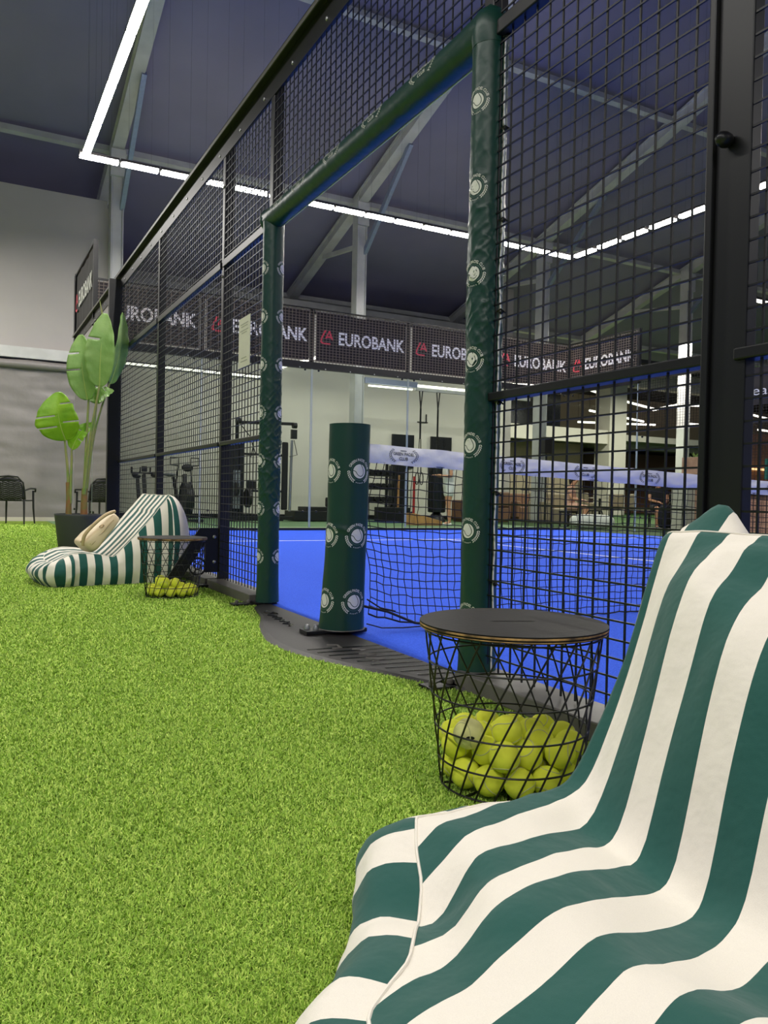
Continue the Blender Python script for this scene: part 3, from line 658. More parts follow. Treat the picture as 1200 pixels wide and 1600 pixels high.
# ------------------------------------------------------------------ striped beanbags
BT = np.array([
[563,560,549,526,497,465,429,393,357,323,292,263,236,209,187,171,162,159,158,159,159,160,161,163,164,164,164,164,166,167,165,156,146,137,127,115,106,109,119,129,134,138,142,145,145,142,138,136,135,135,135],
[563,561,553,540,527,517,507,492,470,439,403,365,328,294,261,229,198,172,152,141,138,141,145,149,153,156,158,159,161,163,166,169,167,154,133,114,106,109,119,129,134,138,142,145,145,142,138,136,135,135,135],
[563,561,555,549,547,544,539,532,522,507,484,455,420,379,337,296,256,216,178,150,137,136,139,144,149,153,156,159,161,163,165,167,168,169,167,159,145,132,128,131,134,138,142,145,145,142,138,136,135,135,135],
[563,561,556,552,553,550,539,525,513,504,494,477,450,415,379,344,310,275,237,194,156,135,131,135,139,144,150,155,161,165,169,172,175,177,178,178,177,173,165,153,144,141,142,145,145,142,138,136,135,135,135],
[563,561,556,552,553,549,534,515,501,494,488,480,469,455,436,409,374,333,287,237,188,149,129,125,127,131,137,143,149,155,160,165,170,174,178,179,178,175,171,167,164,159,155,155,157,158,156,154,153,153,153],
[563,561,556,552,553,549,534,515,501,494,488,480,469,455,439,419,393,361,326,289,246,196,151,126,121,122,124,128,133,139,145,151,158,165,171,176,176,173,169,165,163,163,162,161,160,158,156,154,153,153,153],
[563,561,556,552,553,549,534,515,501,494,488,480,469,455,439,419,393,361,327,294,261,223,182,150,134,130,128,128,130,132,136,141,147,153,162,171,176,178,176,172,168,165,163,161,160,158,156,154,153,153,153],
[563,561,556,552,553,549,534,515,501,494,488,480,469,455,439,419,393,361,327,294,261,223,182,150,134,130,129,129,128,128,130,135,143,152,161,170,176,179,177,173,168,165,163,161,160,158,156,154,153,153,153],
])/1000

def cat4(t, a, b, c, d): return .5*((2*b)+(c-a)*t+(2*a-5*b+4*c-d)*t*t+(3*b-a-3*c+d)*t**3)
def beanbag(label, O, phi, K0, K1, sw, roww, zf, L0, L1, out, puff, phase, first_green, wr=.004, ssw=.05, group='striped beanbags'):
    t = thing('beanbag', label, 'beanbag', O, group, world=False); t.rotation_euler = (0, 0, phi)
    SUB, NT = 5, 110
    rows = [K0+(K1-K0)*i/((K1-K0)*SUB) for i in range((K1-K0)*SUB+1)]
    G = []
    for kf in rows:
        wn = sw*(kf-1); g = []
        for j in range(NT+1):
            l = L0+(L1(wn)-L0)*j/NT; w_ = roww(kf, l)
            z = zf(kf, l)+wr*nz(l*9, w_*9, 1)+wr*.5*nz(l*24, w_*20, 5)
            g.append((l, w_, z))
        G.append(g)
    m = MB(); vs = [p for g in G for p in g]; W_ = NT+1; fs = []; mi = []
    for i in range(len(G)-1):
        k = math.floor((rows[i]+rows[i+1])/2)
        for j in range(NT):
            fs.append((i*W_+j, (i+1)*W_+j, (i+1)*W_+j+1, i*W_+j+1)); mi.append((k+first_green) % 2)
    m.add(vs, fs, mi); m.build('top_panel', ['fw', 'fg'], t, angle=3)
    # perimeter, counter-clockwise as seen from above or not: outward is away from the middle
    per = G[0][:]+[g[-1] for g in G[1:]]+G[-1][-2::-1]+[g[0] for g in G[-2:0:-1]]
    P = [Vector(p) for p in per]; n = len(P)
    def along(Q, ns, key):
        m_ = len(Q); arc = [0]
        for i in range(1, m_+1): arc.append(arc[-1]+max(1e-7, key(i % m_, i-1)))
        o = []; k = 0
        for i in range(ns):
            a = arc[-1]*i/ns
            while arc[k+1] < a: k += 1
            o.append(Q[k].lerp(Q[(k+1) % m_], (a-arc[k])/(arc[k+1]-arc[k])))
        return o, arc[-1]
    def normals(Q, sm):
        m_ = len(Q); c = sum(Q, Vector())/m_; No = []
        for i in range(m_):
            d = (Q[(i+3) % m_]-Q[i-3]).to_2d(); q = Vector((d.y, -d.x)); No.append(q.normalized() if q.length > 1e-6 else Vector((0, 0)))
        if sum(No[i].dot((Q[i]-c).to_2d()) for i in range(m_)) < 0: No = [-q for q in No]
        for _ in range(sm): No = [(No[i-1]+2*No[i]+No[(i+1) % m_])/4 for i in range(m_)]
        return [q.normalized() for q in No]
    Q, _ = along(P, 900, lambda i, j: (P[i]-P[j]).to_2d().length+.3*abs(P[i].z-P[j].z))
    No = normals(Q, 60); OF = [Q[i].to_2d()+No[i]*out(Q[i].x, Q[i].y)*.9 for i in range(900)]
    ln_ = lambda i, j: (OF[i]-OF[j]).length
    tot = sum(ln_(i, i-1) for i in range(900)); ns = max(2, 2*round(tot/ssw/2))*6
    R_, tot = along([Vector((q.x, q.y, q.z, )) for q in Q], ns, ln_)
    No = normals(R_, 14)
    NS = 18
    def sk(i, s):
        p = R_[i % ns]; b = out(p.x, p.y); wv = 1+.18*nz(i*.13, s*3, 2); pu = puff(p.x, p.y)
        z0 = p.z-.001
        o_ = b*(math.sin(min(1, s*1.0)*PI*.86)**.75 if s > 0 else 0)*wv
        z = z0*(1-s**(1.8 if pu > .03 else 1.15))+.003*s+pu*math.sin(PI*min(1, s/.6))+.006*nz(i*.2, s*8, 6)*math.sin(PI*s)
        return (p.x+No[i % ns].x*o_, p.y+No[i % ns].y*o_, max(.003, z))
    m = MB(); vs = [sk(i, j/NS) for i in range(ns) for j in range(NS+1)]
    fs = [(i*(NS+1)+j, i*(NS+1)+j+1, ((i+1) % ns)*(NS+1)+j+1, ((i+1) % ns)*(NS+1)+j) for i in range(ns) for j in range(NS)]
    mi = [((i+phase)//6) % 2 for i in range(ns) for j in range(NS)]
    m.add(vs, fs, mi); m.add([vs[i*(NS+1)+NS] for i in range(ns)], [tuple(range(ns))], [1])
    m.build('side_panel', ['fw', 'fg'], t, angle=3)
    m = MB(); m.tube([p+Vector((0, 0, .0005)) for p in R_], .0022, 6, closed=True); m.build('piping', 'fw', t)
    return t
BG = np.arange(51)*.02-.36
def nb_z(kf, l):
    k = min(8, max(1, kf))-1; i = int(math.floor(k)); f = k-i
    r = [np.interp(l, BG, BT[min(7, max(0, i+q))]) for q in (-1, 0, 1, 2)]
    z = float(cat4(f, *r))
    z += .02*max(0, min(1, (-.24-l)/.08))
    if kf < 1: z -= .005*(1-kf)**1.5
    return z
nb_wmin = lambda l: float(np.interp(l, [-.34, -.2, -.05, .1, .23, .3], [-.014, -.016, -.034, -.08, -.108, -.11]))
def nb_w(kf, l):
    if kf >= 1: return .054*(kf-1)
    a = nb_wmin(l); b = max(-.054, a)
    return b*(1-kf) if kf >= 0 else b+(a-b)*(-kf)
nb_L1 = lambda wn: float(np.interp(wn, [-.108, -.05, 0, .06, .136, .165, .25, .4, .6], [.227, .285, .325, .395, .485, .57, .63, .645, .6]))
def nb_out(l, w_):
    if l < -.29: return .008+.11*min(1, max(0, (w_+.03)/.08))
    if w_ < .02 and l < .12: return .008
    return .085
nb_puff = lambda l, w_: .095*math.exp(-((w_-.06)/.05)**2) if l < -.3 else (.02 if l > .25 else 0)
beanbag('large green and white striped beanbag filling the near right corner of the lawn', (-.7, -2.31, 0), R(195), -1, 13, .054, nb_w, nb_z, -.335, nb_L1, nb_out, nb_puff, 5, 1, wr=.003, ssw=.085)
def fb_z(kf, l):
    wv = (kf-1)/11
    if l < 0: z = .195+.425*min(1, -l/.39)**1.12
    else: z = .195+.028*math.sin(min(1, l/.4)*PI)-.03*max(0, l-.27)/.1
    return z-.02*math.sin(PI*min(1, max(0, wv)))*(1 if l > -.3 else .3)
fb_L1 = lambda wn: .37-.09*abs((wn-.27)/.3)**4
beanbag('striped beanbag lying far off by the fence, holding a cream bag', (-.635, 2.255, 0), R(187), -1, 11, .05, lambda kf, l: .05*(kf-1)-.56, fb_z, -.39, lambda wn: fb_L1(wn), lambda l, w_: .13 if l < -.37 else (.1 if l > .27 else .055), lambda l, w_: .03 if l < -.37 else (.015 if l > .27 else 0), 0, 1)

# cream bag lying on the far beanbag
F = Vector((math.cos(R(187)), math.sin(R(187)), 0)); Wv = Vector((-F.y, F.x, 0)); Z = Vector((0, 0, 1))
S = (-F*.69+Z*.72).normalized(); Nn = (F*.72+Z*.69).normalized()
cb = Vector((-.635, 2.255, 0))+Wv*(-.2)+F*(.125)+Z*.185+S*.165+Nn*.075
t = thing('tote_bag', 'cream soft bag with a shoulder strap leaning on the far beanbag', 'bag', tuple(cb-S*.16))
def se(a, p): return math.copysign(abs(math.cos(a))**p, math.cos(a)), math.copysign(abs(math.sin(a))**p, math.sin(a))
def bagf(u, v):
    a, b_ = 2*PI*u, PI*(v-.5); ca, sa = se(a, .45); cz = abs(math.cos(b_))**.35; sz = math.copysign(abs(math.sin(b_))**.5, math.sin(b_))
    tp_ = 1-.12*sz
    return cb+Wv*(.14*ca*cz*tp_)+Nn*((.05-.014*sz)*sa*cz)+S*(.155*sz)+Nn*.004*nz(u*8, v*7, 1)
m = MB(); m.grid(bagf, 48, 28); m.build('body', 'cream', t, angle=2)
st = [cb-S*.15-Wv*(-.11)+Nn*.03, cb-S*.1+Wv*.13+Nn*.075, cb+Wv*.14+Nn*.085, cb+S*.1+Wv*.13+Nn*.07, cb+S*.17+Wv*.09+Nn*.03]
m = MB(); m.tube([Vector(np.array([cat4(s, *[np.array(st[max(0, min(4, i+q))]) for q in (-1, 0, 1, 2)]) for i in range(4) for s in (0, .25, .5, .75)][k])) for k in range(16)], .012, 8); m.build('strap', 'dkcream', t)
m = MB()
for q in (cb-S*.13+Wv*.1+Nn*.05, cb+S*.02+Wv*.14+Nn*.04): m.tube([q+Wv*0+(S*math.cos(a)+F*math.sin(a))*.012 for a in [2*PI*k/12 for k in range(12)]], .0025, 6, closed=True)
m.build('ring', 'brass', t)
m = MB(); m.tube([cb+Wv*.141+S*(-.12+.025*i)+Nn*(.01+.004*math.sin(i)) for i in range(10)], .0035, 6); m.build('zip', 'dkcream', t)

# ------------------------------------------------------------------ wire baskets with ball heaps
HB = .362
def basket(label, loc, rz_):
    t = thing('wire_basket', label, 'basket', loc, 'wire baskets with round black lids', world=False, rotz=rz_)
    rad = lambda z: .152+.042*(z/.348)
    m = MB()
    for z in (.008, .065, .135, .205, .275, .34): m.tube([(rad(z)*math.cos(a), rad(z)*math.sin(a), z) for a in [2*PI*k/64 for k in range(64)]], .0021, 6, closed=True)
    for k in range(24):
        pts = [(rad(z)*math.cos(2*PI*k/24+.95*z/.348), rad(z)*math.sin(2*PI*k/24+.95*z/.348), z) for z in [.348*q/10 for q in range(11)]]; m.tube(pts, .0021, 6)
    for k in range(5): m.bar((-.148*math.cos(k*PI/5), -.148*math.sin(k*PI/5), .007), (.148*math.cos(k*PI/5), .148*math.sin(k*PI/5), .007), .004, .004)
    m.build('wire_body', 'wire', t)
    n = 72; L = MB(); r_ = .2065; sl, swd = .055, .0035
    slot = [(-sl, -swd), (sl, -swd), (sl, swd), (-sl, swd)]
    # top face as a ring of quads around the hand slot
    ins = []
    for k in range(n):
        a = 2*PI*k/n; x, y = math.cos(a), math.sin(a); s_ = min(sl/max(abs(x), 1e-6), swd/max(abs(y), 1e-6)); ins.append((x*s_, y*s_))
    v = [(r_*math.cos(2*PI*k/n), r_*math.sin(2*PI*k/n), HB) for k in range(n)]+[(x, y, HB) for x, y in ins]+[(r_*math.cos(2*PI*k/n), r_*math.sin(2*PI*k/n), HB-.003) for k in range(n)]+[(x, y, HB-.012) for x, y in ins]
    L.add(v, [(k, (k+1) % n, n+(k+1) % n, n+k) for k in range(n)]+[(n+k, n+(k+1) % n, 3*n+(k+1) % n, 3*n+k) for k in range(n)]+[(2*n+k, 2*n+(k+1) % n, (k+1) % n, k) for k in range(n)], 0)
    L.lathe([(r_, -.003), (r_+.0004, -.0045), (r_+.0004, -.0055), (r_, -.007)], (0, 0, HB), n, 1); L.lathe([(r_, -.007), (r_-.0005, -.0105)], (0, 0, HB), n, 0)
    L.lathe([(r_-.0003, -.0105), (r_-.0003, -.0125)], (0, 0, HB), n, 1); L.lathe([(r_-.001, -.0125), (r_-.004, -.015), (0, -.015)], (0, 0, HB), n, 0)
    L.build('lid', ['lid', 'ply'], t, angle=.4)
    return t
nbk, fbk = (-.470, -1.866, 0), (-.415, 1.585, 0)
b1 = basket('black wire basket with a scuffed round lid, beside the large near beanbag', nbk, -.35)
b2 = basket('', fbk, .5); b2['label'] = 'black wire basket with a round lid, beside the far beanbag and fence'
def ball_proto():
    m = MB(); r_ = .0325; m.ball((0, 0, 0), r_, 24)
    A, B_ = .44, .44*math.sqrt(2)*1.03
    pts = []
    for k in range(60):
        s = 2*PI*k/60; v = Vector((math.cos(s)+.33*math.cos(3*s), math.sin(s)-.33*math.sin(3*s), .94*math.sin(2*s))); pts.append(v.normalized()*(r_*.995))
    m.tube(pts, .0012, 5, 1, closed=True)
    return m
def pile(n, c, seed, zt):
    r = random.Random(seed); rb = .0327; rad = lambda z: .149+.042*(z/.348)-rb
    P = np.array([[r.uniform(-.11, .11), r.uniform(-.11, .11), rb+r.uniform(0, zt)] for _ in range(n)])
    for it in range(900):
        P[:, 2] -= .0012 if it < 800 else .0002
        for _ in range(3):
            d = P[:, None]-P[None]; D = np.sqrt((d**2).sum(-1))+np.eye(n); ov = np.clip(2*rb-D, 0, None)*(1-np.eye(n))
            P += (d/D[..., None]*ov[..., None]*.5).sum(1)*.8
            h = np.hypot(P[:, 0], P[:, 1]); R_ = np.array([rad(z) for z in P[:, 2]]); k = np.where(h > R_, R_/np.maximum(h, 1e-6), 1); P[:, :2] *= k[:, None]
            P[:, 2] = np.maximum(P[:, 2], rb+.01)
    return P+np.array(c)
proto = None; pale = None
def drop_balls(P, rest_label, group, special):
    global proto, pale
    order = np.argsort(-P[:, 2])
    for q, i in enumerate(order):
        lab = special.get(q, rest_label)
        if proto is None: o = proto = ball_proto().build('tennis_ball', ['ball', 'ballseam'])
        elif q == 1 and special:
            pm_ = ball_proto(); pm_.add([(.0329*math.cos(a)*.28+.0, -.0329+.0006+.0012*0, .0329*math.sin(a)*.12) for a in [2*PI*k/12 for k in range(12)]], [tuple(range(12))], 2)
            o = pm_.build('tennis_ball', ['ballpale', 'ballseam', 'wire'])
        else: o = proto.copy(); COL.objects.link(o)
        o.location = P[i]; o.rotation_euler = (rnd.uniform(0, 6), rnd.uniform(0, 6), rnd.uniform(0, 6)) if not (q == 1 and special) else (0, 0, -.5)
        tag(o, lab, 'ball'); o['group'] = group
Pn = pile(38, nbk, 5, .3); Pf = pile(21, fbk, 9, .2)
drop_balls(Pn, 'yellow tennis ball among the heap in the near wire basket', 'tennis balls in the near basket', {0: 'yellow tennis ball topmost of the heap in the near basket', 1: 'worn pale tennis ball with a black mark, on top of the near heap'})
drop_balls(Pf, 'yellow tennis ball in the wire basket beside the far beanbag', 'tennis balls in the far basket', {})

# ------------------------------------------------------------------ potted banana plant
pc = Vector((-.488, 5.45, 0)); Ev = Vector((.882, -.471, 0)); Dv = Vector((.471, .882, 0))
t = thing('potted_banana_plant', 'tall potted banana plant with paddle leaves beside the fence corner', 'plant', tuple(pc))
X = lambda e, z, d=0: pc+Ev*e+Dv*d+Z*z
m = MB(); m.lathe([(0, 0), (.175, 0), (.185, .015), (.228, .37), (.232, .385), (.228, .395), (.212, .395), (.208, .34)], tuple(pc), 48); m.build('pot', 'pot', t)
m = MB(); m.lathe([(.0, .35), (.12, .352), (.209, .345)], tuple(pc), 32); m.build('soil', 'soil', t)
def curve(pts, n=24):
    P = [np.array(p) for p in pts]; o = []
    for i in range(len(P)-1):
        for q in range(n//(len(P)-1)): o.append(Vector(cat4(q/(n//(len(P)-1)), P[max(i-1, 0)], P[i], P[i+1], P[min(i+2, len(P)-1)])))
    return o+[Vector(P[-1])]
def stalk(pts, ra, rb, m_='stalk'):
    c = curve(pts); m = MB(); m.tube(c, [ra+(rb-ra)*(i/(len(c)-1))**.7 for i in range(len(c))], 10); return m.build('stalk', m_, t)
stalk([X(-.1, .34), X(-.1, .55), X(-.11, .72)], .034, .022, 'husk'); stalk([X(-.1, .6), X(-.115, .85), X(-.15, 1.16)], .02, .01)
stalk([X(-.085, .5), X(-.075, .9), X(-.075, 1.06)], .018, .009)
stalk([X(.06, .34), X(.06, .5), X(.065, .66)], .04, .03, 'husk')
stalk([X(.06, .6), X(.075, 1.1), X(.093, 1.6)], .02, .01); stalk([X(.065, .6, -.02), X(.13, 1.15, -.05), X(.24, 1.72, -.1)], .02, .01)
stalk([X(.07, .6, .02), X(.12, 1.1, .03), X(.16, 1.56, .05)], .018, .009); stalk([X(.07, .7, .02), X(.15, 1.3, .06), X(.28, 1.78, .1)], .016, .008)
def leaf(base, tip, hw, face, bend=.06, tears=(), m_='leaf', fold=.25, seed=0):
    base, tip, face = Vector(base), Vector(tip), Vector(face).normalized(); ax = (tip-base); L = ax.length; ax.normalize(); side = ax.cross(face).normalized(); nrm = side.cross(ax)
    nu, nv = 40, 12
    def f(u, v):
        s = v*2-1; wd = hw*(math.sin(PI*min(1, u**.8*.97+.02))**.62)*(1+.05*nz(u*6, s*2, seed))
        for tu, sd in tears:
            if abs(s) > .15 and s*sd > 0: wd *= 1
        c = base+ax*(L*u)+nrm*(bend*math.sin(PI*u*.9)-bend*1.2*u*u)
        return c+side*(wd*s)+nrm*(fold*wd*abs(s)**1.3+.012*nz(u*9, s*3, seed+2)*abs(s)+.01*math.sin(u*40+s)*abs(s)**2*.3)
    m = MB(); vs = [f(i/nu, j/nv) for i in range(nu+1) for j in range(nv+1)]; fs = []
    tr = {(round(tu*nu), sd) for tu, sd in tears}
    for i in range(nu):
        for j in range(nv):
            s = (j+.5)/nv*2-1; cut = any(i == ti and s*sd > .12 for ti, sd in tr)
            if not cut: fs.append((i*(nv+1)+j, (i+1)*(nv+1)+j, (i+1)*(nv+1)+j+1, i*(nv+1)+j+1))
    m.add(vs, fs); lf = m.build('leaf', m_, t, angle=2, solid=.0012)
    r = MB(); r.tube([f(u/20, .5)-nrm*.003 for u in range(21)], [.009*(1-u/22) for u in range(21)], 6); r.build('midrib', 'rib', lf)
toC = -Dv+Z*.15
leaf(X(.093, 1.57, -.03), X(.01, 2.24, -.06), .15, toC-Ev*.05, .05, [(.45, -1), (.7, -1)], seed=1)
leaf(X(.24, 1.70, -.1), X(.30, 2.44, -.16), .148, toC+Ev*.1, .05, [(.62, -1)], seed=2)
leaf(X(.28, 1.76, .1), X(.43, 2.5, .1), .09, toC*.5+Ev*1.0, .05, seed=3)
leaf(X(.15, 1.55, .06), X(-.0, 1.74, .2), .11, toC*.4+Z*.9, .05, [(.4, 1)], seed=4)
leaf(X(.16, 1.56, .06), X(.31, 1.70, .05), .11, toC*.5+Z*.6+Ev*.3, .04, [(.5, 1), (.7, -1)], seed=5)
leaf(X(-.13, 1.15, -.02), X(-.2, 1.63, -.12), .225, toC-Ev*.1+Z*.1, .07, [(.3, -1), (.52, -1), (.38, 1), (.75, 1)], 'leaf2', seed=6)
leaf(X(-.08, 1.06, .02), X(.1, 1.36, .06), .1, toC*.8+Z*.5, .05, [(.35, 1), (.6, -1), (.8, 1)], 'leaf2', seed=7)
m = MB(); m.tube([X(.27, 2.36, -.1), X(.245, 2.5, -.1), X(.225, 2.6, -.1)], [.012, .007, .001], 6); m.build('leaf_spear', 'stalk', t)

# ------------------------------------------------------------------ resin armchair by the tarp wall
def armchair(label, loc, rot):
    t = thing('armchair', label, 'chair', loc, world=False, rotz=rot)
    m = MB()
    for k in range(9):
        for sd in (1, -1):
            pts = [(-.21+.42*u, -.22-.035*math.cos((u-.5)*2.4)-.08*((z-.45)/.4), z) for u, z in [(q/10, .47+.035*k+sd*.02*math.sin(q/10*4*PI)) for q in range(11)] if z < .84]
            if len(pts) > 2: m.tube(pts, .0125, 6)
    m.build('backrest_weave', 'plastic', t)
    m = MB(); m.grid(lambda u, v: ((u-.5)*(.5-.12*v**3), -.215-.06*v-.05*math.cos((u-.5)*2.6), .46+.4*v-.05*v*(2*u-1)**2), 12, 8); m.build('backrest', 'plastic', t, solid=.008)
    m = MB(); m.tube([(-.25, -.2, .46), (-.255, -.24, .6), (-.24, -.27, .76), (-.16, -.31, .86), (0, -.325, .875), (.16, -.31, .86), (.24, -.27, .76), (.255, -.24, .6), (.25, -.2, .46)], .016, 8); m.build('backrest_frame', 'plastic', t)
    m = MB(); m.box(-.24, .24, -.24, .24, .425, .45); m.build('seat', 'plastic', t, bevel=.01)
    for sx in (-1, 1):
        m = MB(); m.tube([(sx*.255, -.24, .62), (sx*.285, -.05, .66), (sx*.29, .18, .655), (sx*.27, .22, .6)], .016, 8); m.build('armrest', 'plastic', t)
        for y in (-.22, .2):
            m = MB(); m.tube([(sx*.24, y, .62 if y > 0 else .46), (sx*.245, y*1.02, .3), (sx*.26, y*1.16, 0)], [.02, .019, .013], 8); m.build('leg', 'plastic', t)
armchair('black resin armchair with woven backrest standing before the grey tarp wall', (-.69, 12.65, 0), R(-25))

# ------------------------------------------------------------------ gym beyond the glass
t = thing('spin_bike', 'spin bike with horned handlebar, leftmost machine before the gym wall', 'exercise bike', (1.92, 14.6, 0))
cx, cy = 1.92, 14.6
m = MB(); m.bar((cx, cy-.45, .3), (cx, cy-.3, 1.02), .07, .1); m.bar((cx, cy-.3, .45), (cx, cy+.5, .3), .08, .1); m.bar((cx, cy+.25, .4), (cx-.0, cy+.38, .95), .07, .08); m.box(cx-.28, cx+.28, cy-.6, cy-.52, 0, .07); m.box(cx-.26, cx+.26, cy+.5, cy+.58, 0, .07); m.bar((cx, cy-.56, .05), (cx, cy+.54, .05), .08, .06); m.build('frame', 'plastic', t, smooth=False, bevel=.008)
def wheel(m, c, r_, w_, ax='x', n=28):
    pts = [(w_/2, 0), (w_/2, r_), (-w_/2, r_), (-w_/2, 0)]; vs = []; 
    for d, r2_ in pts:
        for k in range(n): vs.append((c[0]+d, c[1]+r2_*math.cos(2*PI*k/n), c[2]+r2_*math.sin(2*PI*k/n)))
    m.add(vs, [(i*n+k, i*n+(k+1) % n, (i+1)*n+(k+1) % n, (i+1)*n+k) for i in range(3) for k in range(n)])
m = MB(); wheel(m, (cx, cy-.38, .36), .24, .07); m.build('flywheel', 'grey', t)
m = MB(); m.tube([(cx-.26, cy-.3, 1.05), (cx+.26, cy-.3, 1.05)], .02, 8)
for sx in (-.26, -.1, .1, .26): m.tube([(cx+sx, cy-.3, 1.05), (cx+sx*1.08, cy-.42, 1.08), (cx+sx*1.1, cy-.44, 1.17)], .018, 8)
for sx in (-.2, .2): m.ball((cx+sx, cy-.33, 1.01), (.07, .06, .05), 10)
m.build('handlebar', 'plastic', t)
m = MB(); m.box(cx-.06, cx+.06, cy-.36, cy-.3, 1.08, 1.2); m.build('console', 'plastic', t, bevel=.01)
m = MB(); m.ball((cx-.02, cy+.4, .99), (.1, .15, .045), 14); m.build('saddle', 'plastic', t)
m = MB()
for s in (-1, 1): m.bar((cx+.06*s, cy-.02, .38), (cx+.1*s, cy-.02+.12*s, .3), .025, .03); m.box(cx+.1*s-.05, cx+.1*s+.05, cy-.06+.12*s, cy+.04+.12*s, .28, .31)
m.build('pedal', 'chrome', t, smooth=False)
cx, cy = 2.82, 14.6
t = thing('air_bike', 'air bike with two looped push handles, right of the spin bike', 'exercise bike', (cx, cy, 0))
m = MB(); wheel(m, (cx, cy-.4, .5), .36, .12); m.tube([(cx-.07, cy-.4+.36*math.cos(a), .5+.36*math.sin(a)) for a in [2*PI*k/32 for k in range(32)]], .018, 8, closed=True); m.tube([(cx+.07, cy-.4+.36*math.cos(a), .5+.36*math.sin(a)) for a in [2*PI*k/32 for k in range(32)]], .018, 8, closed=True)
for k in range(10): m.bar((cx+.08, cy-.4, .5), (cx+.08, cy-.4+.34*math.cos(k*PI/5), .5+.34*math.sin(k*PI/5)), .008, .01)
m.build('fan_cage', 'plastic', t)
m = MB(); m.bar((cx, cy-.35, .5), (cx, cy-.2, 1.05), .09, .1); m.bar((cx, cy-.4, .3), (cx, cy+.5, .3), .08, .1); m.bar((cx, cy+.3, .3), (cx-.1, cy+.42, 1.0), .06, .06); m.box(cx-.3, cx+.3, cy-.75, cy-.66, 0, .07); m.box(cx-.28, cx+.28, cy+.5, cy+.58, 0, .07); m.bar((cx, cy-.7, .04), (cx, cy+.54, .04), .07, .05); m.build('frame', 'plastic', t, smooth=False, bevel=.008)
for sx in (-1, 1):
    m = MB(); m.tube([(cx+sx*.17, cy-.1, .35), (cx+sx*.17, cy-.15, .9), (cx+sx*.14, cy-.2, 1.22), (cx+sx*.14, cy-.2, 1.42), (cx+sx*.32, cy-.2, 1.42), (cx+sx*.32, cy-.2, 1.26), (cx+sx*.14, cy-.2, 1.24)], .017, 8); m.build('push_handle', 'plastic', t)
m = MB(); m.ball((cx+.06, cy-.22, 1.2), (.13, .06, .09), 14); m.build('console', 'plastic', t)
m = MB(); m.ball((cx-.2, cy+.4, 1.05), (.16, .14, .04), 14); m.build('saddle', 'grey', t)
m = MB()
for s in (-1, 1): m.box(cx+s*.2-.08, cx+s*.2+.08, cy-.42, cy-.34, .45+.1*s, .48+.1*s)
m.build('pedal', 'plastic', t, smooth=False)
t = thing('cable_machine', 'black cable machine with a white pole, behind the left padded post', 'exercise machine', (4.7, 14.6, 0))
m = MB()
for x in (3.95, 4.19): m.box(x-.05, x+.05, 14.55, 14.65, 0, 1.87)
m.box(4.0, 4.14, 14.58, 14.62, 0, 1.8); m.bar((4.05, 14.5, 2.3), (5.44, 14.5, 2.34), .06, .07); m.bar((4.2, 14.6, 1.58), (5.3, 14.6, 1.58), .05, .05); m.bar((4.3, 14.6, .72), (5.3, 14.6, .72), .05, .05); m.bar((3.6, 14.4, .09), (5.4, 14.4, .09), .06, .08); m.bar((3.8, 15.0, .04), (5.4, 15.0, .04), .06, .08)
m.bar((4.05, 14.5, 2.3), (4.07, 14.6, 1.8), .06, .06); m.build('frame', 'plastic', t, smooth=False, bevel=.006)
m = MB()
for k in range(9): m.box(3.98, 4.16, 14.5, 14.54, .3+.1*k, .39+.1*k)
m.build('weight_stack', 'grey', t, smooth=False)
m = MB(); wheel(m, (4.02, 14.42, .75), .16, .06); wheel(m, (4.3, 14.42, .55), .22, .08); wheel(m, (5.44, 14.45, 2.3), .07, .1); wheel(m, (4.05, 14.45, 2.33), .07, .1); m.box(5.36, 5.5, 14.42, 14.5, 1.98, 2.2); m.box(4.3, 4.5, 14.45, 14.55, .75, .95); m.build('pulley', 'plastic', t)
m = MB(); m.tube([(5.37, 14.5, .25), (5.4, 14.5, 1.95)], .035, 12); m.build('pole', 'chrome', t)
m = MB(); m.box(5.16, 5.32, 14.5, 14.56, .28, 1.9); m.build('back_pad', 'blackcloth', t, bevel=.05)
m = MB(); m.tube([(4.1, 14.45, 2.26), (4.35, 14.4, 1.95), (4.4, 14.4, 1.75), (4.5, 14.4, 1.5), (4.35, 14.4, 1.5), (4.4, 14.4, 1.75)], .012, 6); m.tube([(5.42, 14.42, 1.95), (5.5, 14.4, 1.6), (5.3, 14.4, 1.55)], .01, 6); m.build('cable_handle', 'wire', t)
t = thing('bench_platform', 'low black stepped platform on the gym floor left of the padded net post', 'platform', (6.1, 15, 0))
m = MB(); m.box(5.55, 6.9, 14.6, 15.3, .02, .26); m.box(5.9, 6.9, 14.7, 15.3, .26, .36); m.build('body', 'plastic', t, smooth=False, bevel=.01); m = MB(); m.box(6.55, 6.95, 14.7, 15.1, .36, .6); m.build('bolster', 'blackcloth', t, bevel=.03)
